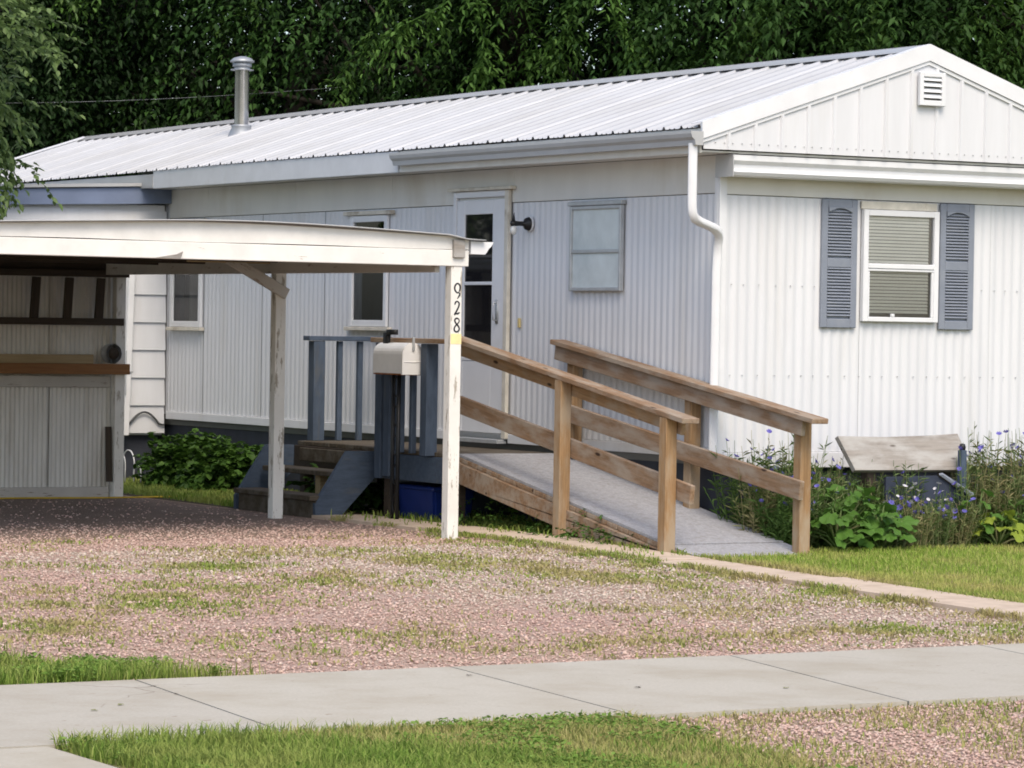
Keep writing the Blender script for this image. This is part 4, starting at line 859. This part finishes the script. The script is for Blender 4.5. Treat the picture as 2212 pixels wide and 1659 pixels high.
# wire arch edging
wf = thing('wire_edging', 'white wire arch garden edging beside the green bush', 'fence', (-1.0, 8.4, -.65)); 
for k, (yy, rr, hh) in enumerate(((8.62, .13, .30), (8.42, .08, .19), (8.82, .13, .28))):
    g = Geo(); t = np.linspace(0, math.pi, 14); P = [(-.72, yy-rr, -.66)]+[(-.72, yy-rr*math.cos(a), -.65+hh-rr*.6+rr*.9*math.sin(a)) for a in t]+[(-.72, yy+rr, -.66)]; g.tube(P, .006, 5); link('arch', g.mesh('arch', 'trim_white', True), wf)
# blossoms
def blossom(mat, r, n, cup):
    g = Geo()
    for k in range(n):
        a = 2*math.pi*k/n+rng.uniform(-.15, .15); d = np.array([math.cos(a), math.sin(a), cup]); s_ = np.array([-math.sin(a), math.cos(a), 0])*.28*r
        g.add([(0, 0, 0), d*r*.7+s_, d*r+np.array([0, 0, .1*r]), d*r*.7-s_], None, [(0, 1, 2), (0, 2, 3)])
    return g.mesh('blossom', mat)
BL = [blossom('petal_blue', .021, 9, .6) for _ in range(3)]; BW = [blossom('petal_white', .018, 10, .35) for _ in range(2)]
def herb_plant(name, label, group, x, y, z, h, spread, nst, mat, leaf_l, leaf_w, nl, blooms, bfrac, cat='flower', lean=.35):
    t_ = thing(name, label, cat, (x, y, z), group); M0 = Matrix.Translation((x, y, z)); g = Geo(); tips = []; LP, LX = [], []
    for k in range(nst):
        a = rng.uniform(0, 2*np.pi); r_ = spread*math.sqrt(rng.uniform()); hh = h*rng.uniform(.55, 1.05); b0 = np.array([r_*.45*math.cos(a), r_*.45*math.sin(a), 0])
        tp = np.array([r_*math.cos(a), r_*math.sin(a), hh])+rng.normal(0, .03, 3); md = (b0+tp)/2+rng.normal(0, .025, 3); q = np.linspace(0, 1, 5)[:, None]; P = (1-q)**2*b0+2*q*(1-q)*md+q*q*tp
        g.tube(P, np.linspace(.0042, .0018, 5), 3, False); tips.append(P[-1])
        for j in range(nl):
            s_ = rng.uniform(.08, .92); LP.append((1-s_)**2*b0+2*s_*(1-s_)*md+s_*s_*tp); aa = rng.uniform(0, 2*np.pi); LX.append((math.cos(aa), math.sin(aa), rng.uniform(.1, 1.1)))
    LP = np.array(LP); m = len(LP); V, T = leaves(LP, basis(np.array(LX), rng.normal(0, .6, m)), leaf_l*rng.uniform(.5, 1.2, m), leaf_w*rng.uniform(.6, 1.2, m)); g.add(V, None, T)
    link('foliage', g.mesh('foliage', mat), t_, M0)
    for tp in tips:
        if blooms and rng.uniform() < bfrac:
            Mb = M0 @ Matrix.Translation(tp) @ Matrix.Rotation(rng.uniform(-.9, .9), 4, 'X') @ Matrix.Rotation(rng.uniform(-.9, .9), 4, 'Y') @ Matrix.Scale(rng.uniform(.8, 1.25), 4); link('blossom', random.choice(blooms), t_, Mb)
    return t_
GZ = -.655
for k, (x, y, h) in enumerate(((.05, -.25, .72), (.18, -.45, .68), (.32, -.22, .78), (.40, -.5, .62), (.52, -.25, .78), (.66, -.35, .66), (.12, -.7, .45), (.35, -.72, .50), (.02, -.5, .5), (.75, -.22, .6))):
    herb_plant('cornflower', 'blue cornflowers growing in the corner between ramp and house front', 'cornflowers beside the ramp', x, y, GZ, h, .22, 34, ('herb_dark', 'herb', 'straw_herb')[k % 3], .085, .011, 15, BL, .17)
for k in range(13):
    x = .05+.07*k+rng.uniform(-.03, .03); y = -.75+rng.uniform(-.12, .25)
    herb_plant('weed', 'low green undergrowth at the foot of the cornflowers', 'undergrowth beside the ramp', x, y, GZ, .30, .16, 14, 'herb_dark', .085, .02, 12, None, 0, 'plant')
for k, (x, y, h) in enumerate(((1.98, -.42, .72), (2.12, -.30, .80), (2.25, -.5, .74), (2.40, -.32, .82), (2.55, -.45, .78), (2.72, -.35, .8), (2.9, -.4, .75), (3.1, -.35, .7), (2.05, -.65, .55), (2.3, -.7, .52), (2.5, -.72, .5), (2.75, -.7, .5))):
    herb_plant('cornflower', 'tall seeding cornflowers right of the bench', 'cornflowers right of the bench', x, y, GZ, h, .20, 38, 'herb' if k % 2 else 'straw_herb', .085, .010, 14, BL, .09)
for k in range(8):
    herb_plant('weed', 'low green undergrowth right of the bench', 'undergrowth right of the bench', 1.95+.14*k, -.78+rng.uniform(-.1, .1), GZ, .32, .16, 14, 'herb_dark', .08, .02, 12, BL, .06, 'plant')
for k, (x, y, h) in enumerate(((.98, -.82, .32), (1.15, -.88, .34), (1.32, -.86, .34), (1.5, -.84, .36), (1.62, -.8, .34), (1.08, -.72, .36), (1.4, -.72, .36))):
    herb_plant('cornflower', 'bushy cornflowers with blue flowers in front of the bench', 'cornflowers in front of bench', x, y, GZ, h, .17, 34, 'straw_herb' if k % 2 else 'herb', .055, .008, 12, BL, .22)
for k, (x, y) in enumerate(((1.30, -.62), (1.45, -.60), (1.62, -.62), (1.2, -.60))):
    herb_plant('daisy', 'white daisies just below the bench seat', 'daisies below the bench', x, y, GZ, .40, .15, 22, 'herb_dark', .05, .012, 9, BW, .6)
for k in range(14):
    herb_plant('weed', 'green stems filling in behind the lobed plants, left of bench', 'stems left of the bench', .5+.06*k, -.42+rng.uniform(-.12, .12), GZ, .45+.15*rng.uniform(), .16, 24, 'herb', .08, .012, 14, BL, .06, 'plant')
herb_plant('cornflower', 'cornflower stems beside the bench arm post', None, 1.72, -.68, GZ, .74, .10, 12, 'herb', .08, .01, 9, BL, .25)
# broad-leaved plants, each leaf a part
def lobed(mat, n=22, lob=7, depth=.22):
    V = [(0, 0, 0)]; 
    for k in range(n):
        a = 2*math.pi*k/n; r_ = 1-depth*(.5+.5*math.cos(lob*a+math.pi))*(.6+.4*rng.uniform()); r_ *= .62+.38*math.cos(a/2)**2
        V.append((.25+r_*math.cos(a)*.72, r_*math.sin(a)*.62, .13*math.sin(a*5+rng.uniform(0, 1.5))*r_-.12*r_*r_*abs(math.cos(a))))
    return mesh_np('leaf', V, [np.array([(0, 1+k, 1+(k+1) % n) for k in range(n)])], True, mat)
BG = [lobed('big_leaf') for _ in range(4)]; YL = [lobed('yellow_leaf') for _ in range(3)]
def broad(name, label, x, y, z, h, spread, n, size, meshes):
    t_ = thing(name, label, 'plant', (x, y, z)); M0 = Matrix.Translation((x, y, z)); g = Geo()
    for k in range(n):
        a = k*2.4+rng.uniform(-.4, .4); f = (k+.5)/n; r_ = spread*math.sqrt(f); zz = h*(1-.72*f)*rng.uniform(.8, 1.1); e = np.array([r_*math.cos(a), r_*math.sin(a), zz])
        g.tube([(0, 0, 0), e*np.array([.45, .45, .75]), e], [.009, .007, .005], 5, False)
        s_ = size*rng.uniform(.7, 1.15); Mb = M0 @ Matrix.Translation(e) @ Matrix.Rotation(a, 4, 'Z') @ Matrix.Rotation(rng.uniform(-.1, .75), 4, 'Y') @ Matrix.Rotation(rng.uniform(-.6, .6), 4, 'X') @ Matrix.Scale(s_, 4)
        link('leaf', random.choice(meshes), t_, Mb)
    link('stalk', g.mesh('stalk', 'herb'), t_, M0); return t_
broad('broadleaf_plant', 'large lobed leaf plant beside the ramp end post', .42, -.92, GZ, .33, .25, 34, .125, BG)
broad('broadleaf_plant', 'tall lobed leaf plant behind the plant at the ramp end', .66, -.70, GZ, .46, .27, 36, .125, BG)
broad('broadleaf_plant', 'lobed leaf plant left of the bushy cornflowers', .78, -.92, GZ, .30, .22, 26, .115, BG)
broad('broadleaf_plant', 'yellowing lobed leaf plant right of the bushy cornflowers', 1.88, -.86, GZ, .24, .24, 20, .12, YL)
broad('broadleaf_plant', 'bright green leaf plant below the bench arm post', 1.74, -.80, GZ, .40, .14, 10, .12, YL[:1]+BG)

# ---------------------------------------------------------------- grass, weeds and gravel stones
def pts_in(n, x0, x1, y0, y1):
    return rng.uniform(x0, x1, n), rng.uniform(y0, y1, n)
def grass(name, label, x, y, h, w, mat, cat='grass', bend=.5, zoff=0):
    n = len(x); z = gz(x, y)+zoff; az = rng.uniform(0, 2*np.pi, n); hh = h*rng.uniform(.35, 1.2, n); b = hh*bend*rng.uniform(.1, 1.1, n); ww = w*rng.uniform(.6, 1.3, n)
    dx, dy = np.cos(az), np.sin(az); sx, sy = -dy*ww/2, dx*ww/2
    P0 = np.stack([x+sx, y+sy, z], -1); P1 = np.stack([x-sx, y-sy, z], -1)
    mx, my, mz = x+dx*b*.35, y+dy*b*.35, z+hh*.62; P2 = np.stack([mx-sx*.8, my-sy*.8, mz], -1); P3 = np.stack([mx+sx*.8, my+sy*.8, mz], -1); P4 = np.stack([x+dx*b, y+dy*b, z+hh*(1-.18*bend)], -1)
    V = np.stack([P0, P1, P2, P3, P4], 1).reshape(-1, 3); o = (np.arange(n)*5)[:, None]
    return tag(link(name, mesh_np(name, V, [o+np.array([[0, 1, 2, 3]]), o+np.array([[3, 2, 4]])], False, mat)), label, cat, None, 'stuff')
# verge in the foreground
x, y = pts_in(120000, -8.78, -5.2, -10.9, -8.50); edge = -6.02+.5*(fbm(x*2, y*2, 3)-.5)-.17*(-8.5-y)
k = (x < edge-.1*rng.uniform(0, 1, len(x))) & (x > -8.72+.1*fbm(x*4, y*4, 9)) & (y < -8.55+.10*fbm(x*6, y*3, 8)**1.5); k &= (rng.uniform(size=len(x)) < .35+.9*fbm(x*1.3, y*1.3, 21))
x, y = x[k], y[k]; dry = np.clip((x+7.75)*.75, -.6, .75)+1.5*(fbm(x*1.7, y*1.7, 88)-.5)+.25*(y+9.3)+.35*rng.uniform(-1, 1, len(x)) > .25
grass('verge_grass', 'lush green grass of the foreground verge', x[~dry], y[~dry], .05+.055*fbm(x[~dry]*2.2, y[~dry]*2.2, 77), .0048, 'grass_lush', bend=.9)
grass('verge_dry_grass', 'straw coloured dry grass of the foreground verge', x[dry], y[dry], .04+.035*fbm(x[dry]*2.2, y[dry]*2.2, 77), .0042, 'grass_straw', bend=.9)
def clover(name, label, x, y, h, size, mat):
    n = len(x); z = gz(x, y)+rng.uniform(.3, 1, n)*h; X_ = np.stack([rng.normal(size=n), rng.normal(size=n), rng.normal(0, .25, n)], -1)
    me = leaf_cloud(name, np.stack([x, y, z], -1), basis(X_, rng.normal(0, .4, n)), size*rng.uniform(.6, 1.3, n), size*rng.uniform(.5, 1.0, n), mat, True)
    return tag(link(name, me), label, 'clover', None, 'stuff')
xc, yc = pts_in(30000, -8.7, -6.2, -10.8, -8.55); k = (fbm(xc*2.1, yc*2.1, 91) > .52-.05*(xc+7)) & (rng.uniform(size=len(xc)) < .75)
clover('clover', 'small clover leaves mixed into the foreground verge grass', xc[k], yc[k], .055, .020, 'clover_leaf')
xc, yc = pts_in(26000, -9.0, -6.7, -6.45, -4.8); f = (xc+6.75)*.8+(yc+6.47)*.8; k = (f < .05+.7*(fbm(xc*2.5, yc*2.5, 4)-.5)) & (fbm(xc*3, yc*3, 93) > .45)
clover('edge_clover', 'small leafy weeds in the grass left of the driveway', xc[k], yc[k], .07, .022, 'clover_leaf')
# lush wedge left of the driveway, beside the sidewalk
x, y = pts_in(52000, -9.2, -6.5, -6.47, -4.0); f = (x+6.75)*.8+(y+6.47)*.8; k = (f < .18+.8*(fbm(x*2.5, y*2.5, 4)-.5)-.35*rng.uniform(size=len(x))) & (rng.uniform(size=len(x)) < .2+1.1*fbm(x*3, y*3, 19))
grass('edge_grass', 'lush green grass between driveway and sidewalk at left', x[k], y[k], .05+.07*fbm(x[k]*2.5, y[k]*2.5, 78), .0055, 'grass_lush', bend=.9)
# lawn right of the edging
x, y = pts_in(120000, -1.08, 3.2, -6.5, -.88); k = (x > -1.0-.05*fbm(x*5, y*5, 2)) & (y < -.95+.06*fbm(x*5, y*5, 6)) & (rng.uniform(size=len(x)) < .5+.6*fbm(x*1.5, y*1.5, 14))
k &= ~((x < .0) & (y > -1.22))
grass('lawn_grass', 'sunlit green and straw lawn in front of the flower bed', x[k], y[k], .045, .0045, 'grass_lawn', bend=.9)
# weeds in the driveway: patches
BLOBS = [(-6.95, -4.1, .45, .45, 1.2), (-5.9, -2.9, .75, .55, 1.0), (-5.2, -2.3, .5, .35, .7), (-4.55, -1.05, .5, .28, .9), (-4.1, -2.1, .45, .5, .6), (-3.3, -.35, .6, .3, .9), (-2.85, -.95, .35, .6, 1.1), (-2.45, -2.1, .3, .8, 1.1), (-1.68, -1.2, .16, 2.2, 1.2), (-1.6, -3.6, .2, 1.3, 1.2), (-2.2, -3.3, .25, .8, .8), (-1.25, -4.9, .35, .6, 1.2), (-2.6, -5.6, .9, .28, .8), (-4.6, -5.7, .7, .25, .7), (-5.3, -4.9, .5, .35, .4), (-3.4, -4.4, .6, .35, .5), (-1.75, .25, .25, .3, .9), (-6.2, -5.2, .35, .4, .6), (-3.7, .1, .7, .15, .4), (-5.3, -.9, .4, .3, .4), (-1.9, -6.1, .5, .25, .9)]
x, y = pts_in(220000, -8.6, -1.42, -6.46, 1.5); d = np.zeros(len(x))
for cx_, cy_, sx_, sy_, a_ in BLOBS: d = np.maximum(d, a_*np.exp(-((x-cx_)/sx_)**2-((y-cy_)/sy_)**2))
d = d*(.12+1.6*np.clip((fbm(x*3.6, y*3.6, 31)-.36)*3.2, 0, 1))+.16*np.clip((fbm(x*2.6, y*2.6, 17)-.55)*9, 0, 1); k = rng.uniform(size=len(x)) < d*.8
grass('driveway_weeds', 'patches of grass and weeds in the gravel driveway', x[k], y[k], .030, .010, 'grass_weed', bend=1.5)
x, y = pts_in(36000, -6.7, -1.5, -11.0, -8.54); k = rng.uniform(size=len(x)) < .55*np.clip((fbm(x*1.6, y*1.6, 41)-.42)*4, 0, 1)+.5*np.exp(-((x+6.0+.17*(-8.5-y))/.35)**2)
grass('verge_weeds', 'thin weeds in the pink gravel at lower right', x[k], y[k], .034, .007, 'grass_weed', bend=1.4)
x, y = pts_in(16000, -1.4, .1, 5.0, 9.2); k = rng.uniform(size=len(x)) < .9
grass('side_grass', 'shaded grass beside the bushes under the long wall', x[k], y[k], .07, .008, 'grass_lush', bend=.8)
x, y = pts_in(9000, -1.45, -.2, -1.25, 3.4); k = (rng.uniform(size=len(x)) < np.where(x < -.98, .25, .6)*(.3+fbm(x*3, y*3, 51))) & ((x < -.99) | (y > 0)) & ((x < -1.0) | (x > -.96)); k &= (x > -1.02) | (fbm(x*3, y*2, 52) > .55)
grass('ramp_weeds', 'weeds growing under and beside the ramp', x[k], y[k], .085, .012, 'grass_lush', bend=.9)
# gravel
OCT = np.array([(1, 0, 0), (0, 1, 0), (-1, 0, 0), (0, -1, 0), (0, 0, 1), (0, 0, -1)], float)
def stones(name, label, x, y, r, mat):
    n = len(x); V = OCT[None]*rng.uniform(.55, 1.25, (n, 6, 1)); sc = np.stack([np.ones(n), rng.uniform(.6, 1, n), rng.uniform(.3, .55, n)], -1)*r[:, None]; V = V*sc[:, None]
    a = rng.uniform(0, 2*np.pi, n); tl = rng.normal(0, .35, n); c, s_ = np.cos(tl)[:, None], np.sin(tl)[:, None]; V = np.stack([c*V[..., 0]+s_*V[..., 2], V[..., 1], -s_*V[..., 0]+c*V[..., 2]], -1)
    c, s_ = np.cos(a)[:, None], np.sin(a)[:, None]; V = np.stack([c*V[..., 0]-s_*V[..., 1], s_*V[..., 0]+c*V[..., 1], V[..., 2]], -1)
    V = V+np.stack([x, y, gz(x, y)+r*.25], -1)[:, None]; o = (np.arange(n)*6)[:, None]
    T = np.concatenate([o+np.array([t]) for t in ((0, 1, 4), (1, 2, 4), (2, 3, 4), (3, 0, 4), (1, 0, 5), (2, 1, 5), (3, 2, 5), (0, 3, 5))])
    return tag(link(name, mesh_np(name, V.reshape(-1, 3), [T], False, mat)), label, 'gravel', None, 'stuff')
x, y = pts_in(128000, -8.9, -1.5, -6.47, 6.5); ok = (x+13.74)/(y+20.48) > .33; ok &= (y < 1.0) | (rng.uniform(size=len(x)) < np.clip(.9-.35*(y-.9), .06, 1)); x, y = x[ok], y[ok]
gp_ = np.clip((x+3.9+.5*(y+5))*.7+1.6*(fbm(x*.8, y*.8, 61)-.5), 0, 1); grey = (rng.uniform(size=len(x)) < gp_*.85) & (y < .2); r = .006+.0105*rng.uniform(size=len(x))**1.4; r *= 1+.6*(rng.uniform(size=len(x)) < .025)
stones('pink_gravel', 'pink crushed gravel of the driveway', x[~grey], y[~grey], r[~grey], 'stone_pink'); stones('grey_gravel', 'pale grey gravel on right part of the driveway', x[grey], y[grey], r[grey], 'stone_grey')
x, y = pts_in(30000, -6.9, -1.5, -11.0, -8.55); k = x > -6.25-.17*(-8.5-y)+.4*(fbm(x*3, y*3, 71)-.5); x, y = x[k], y[k]
stones('verge_gravel', 'pink gravel at lower right beside the sidewalk', x, y, .006+.012*rng.uniform(size=len(x))**1.5, 'stone_pink')
y = rng.uniform(-6.4, 3.0, 9000); sd2 = rng.uniform(size=9000) < .55; x = np.where(sd2, -1.52, -1.0)+rng.normal(0, .035, 9000)+.05*(fbm(y*3, y*0+2, 33)-.5); k = (fbm(y*2.3, sd2*7.0, 44) > .40) & (sd2 | (y < -.1))
grass('edging_grass', 'grass creeping over the edges of the concrete edging', x[k], y[k], .045, .007, 'grass_weed', bend=1.3, zoff=.012)
# bits of litter on the sidewalk
for k, (x, y) in enumerate(((-5.52, -7.62), (-5.95, -6.9), (-7.9, -7.4), (-8.1, -7.55), (-4.9, -7.9))):
    me = lobed('tread_wood' if k < 2 else 'straw_herb', 10, 3, .4)
    tag(link('fallen_leaf', me, None, Matrix.Translation((x, y, -.722)) @ Matrix.Rotation(k*1.9, 4, 'Z') @ Matrix.Scale(.03, 4)), 'small dry leaf lying on the sidewalk', 'leaf', 'dry leaves on the sidewalk')
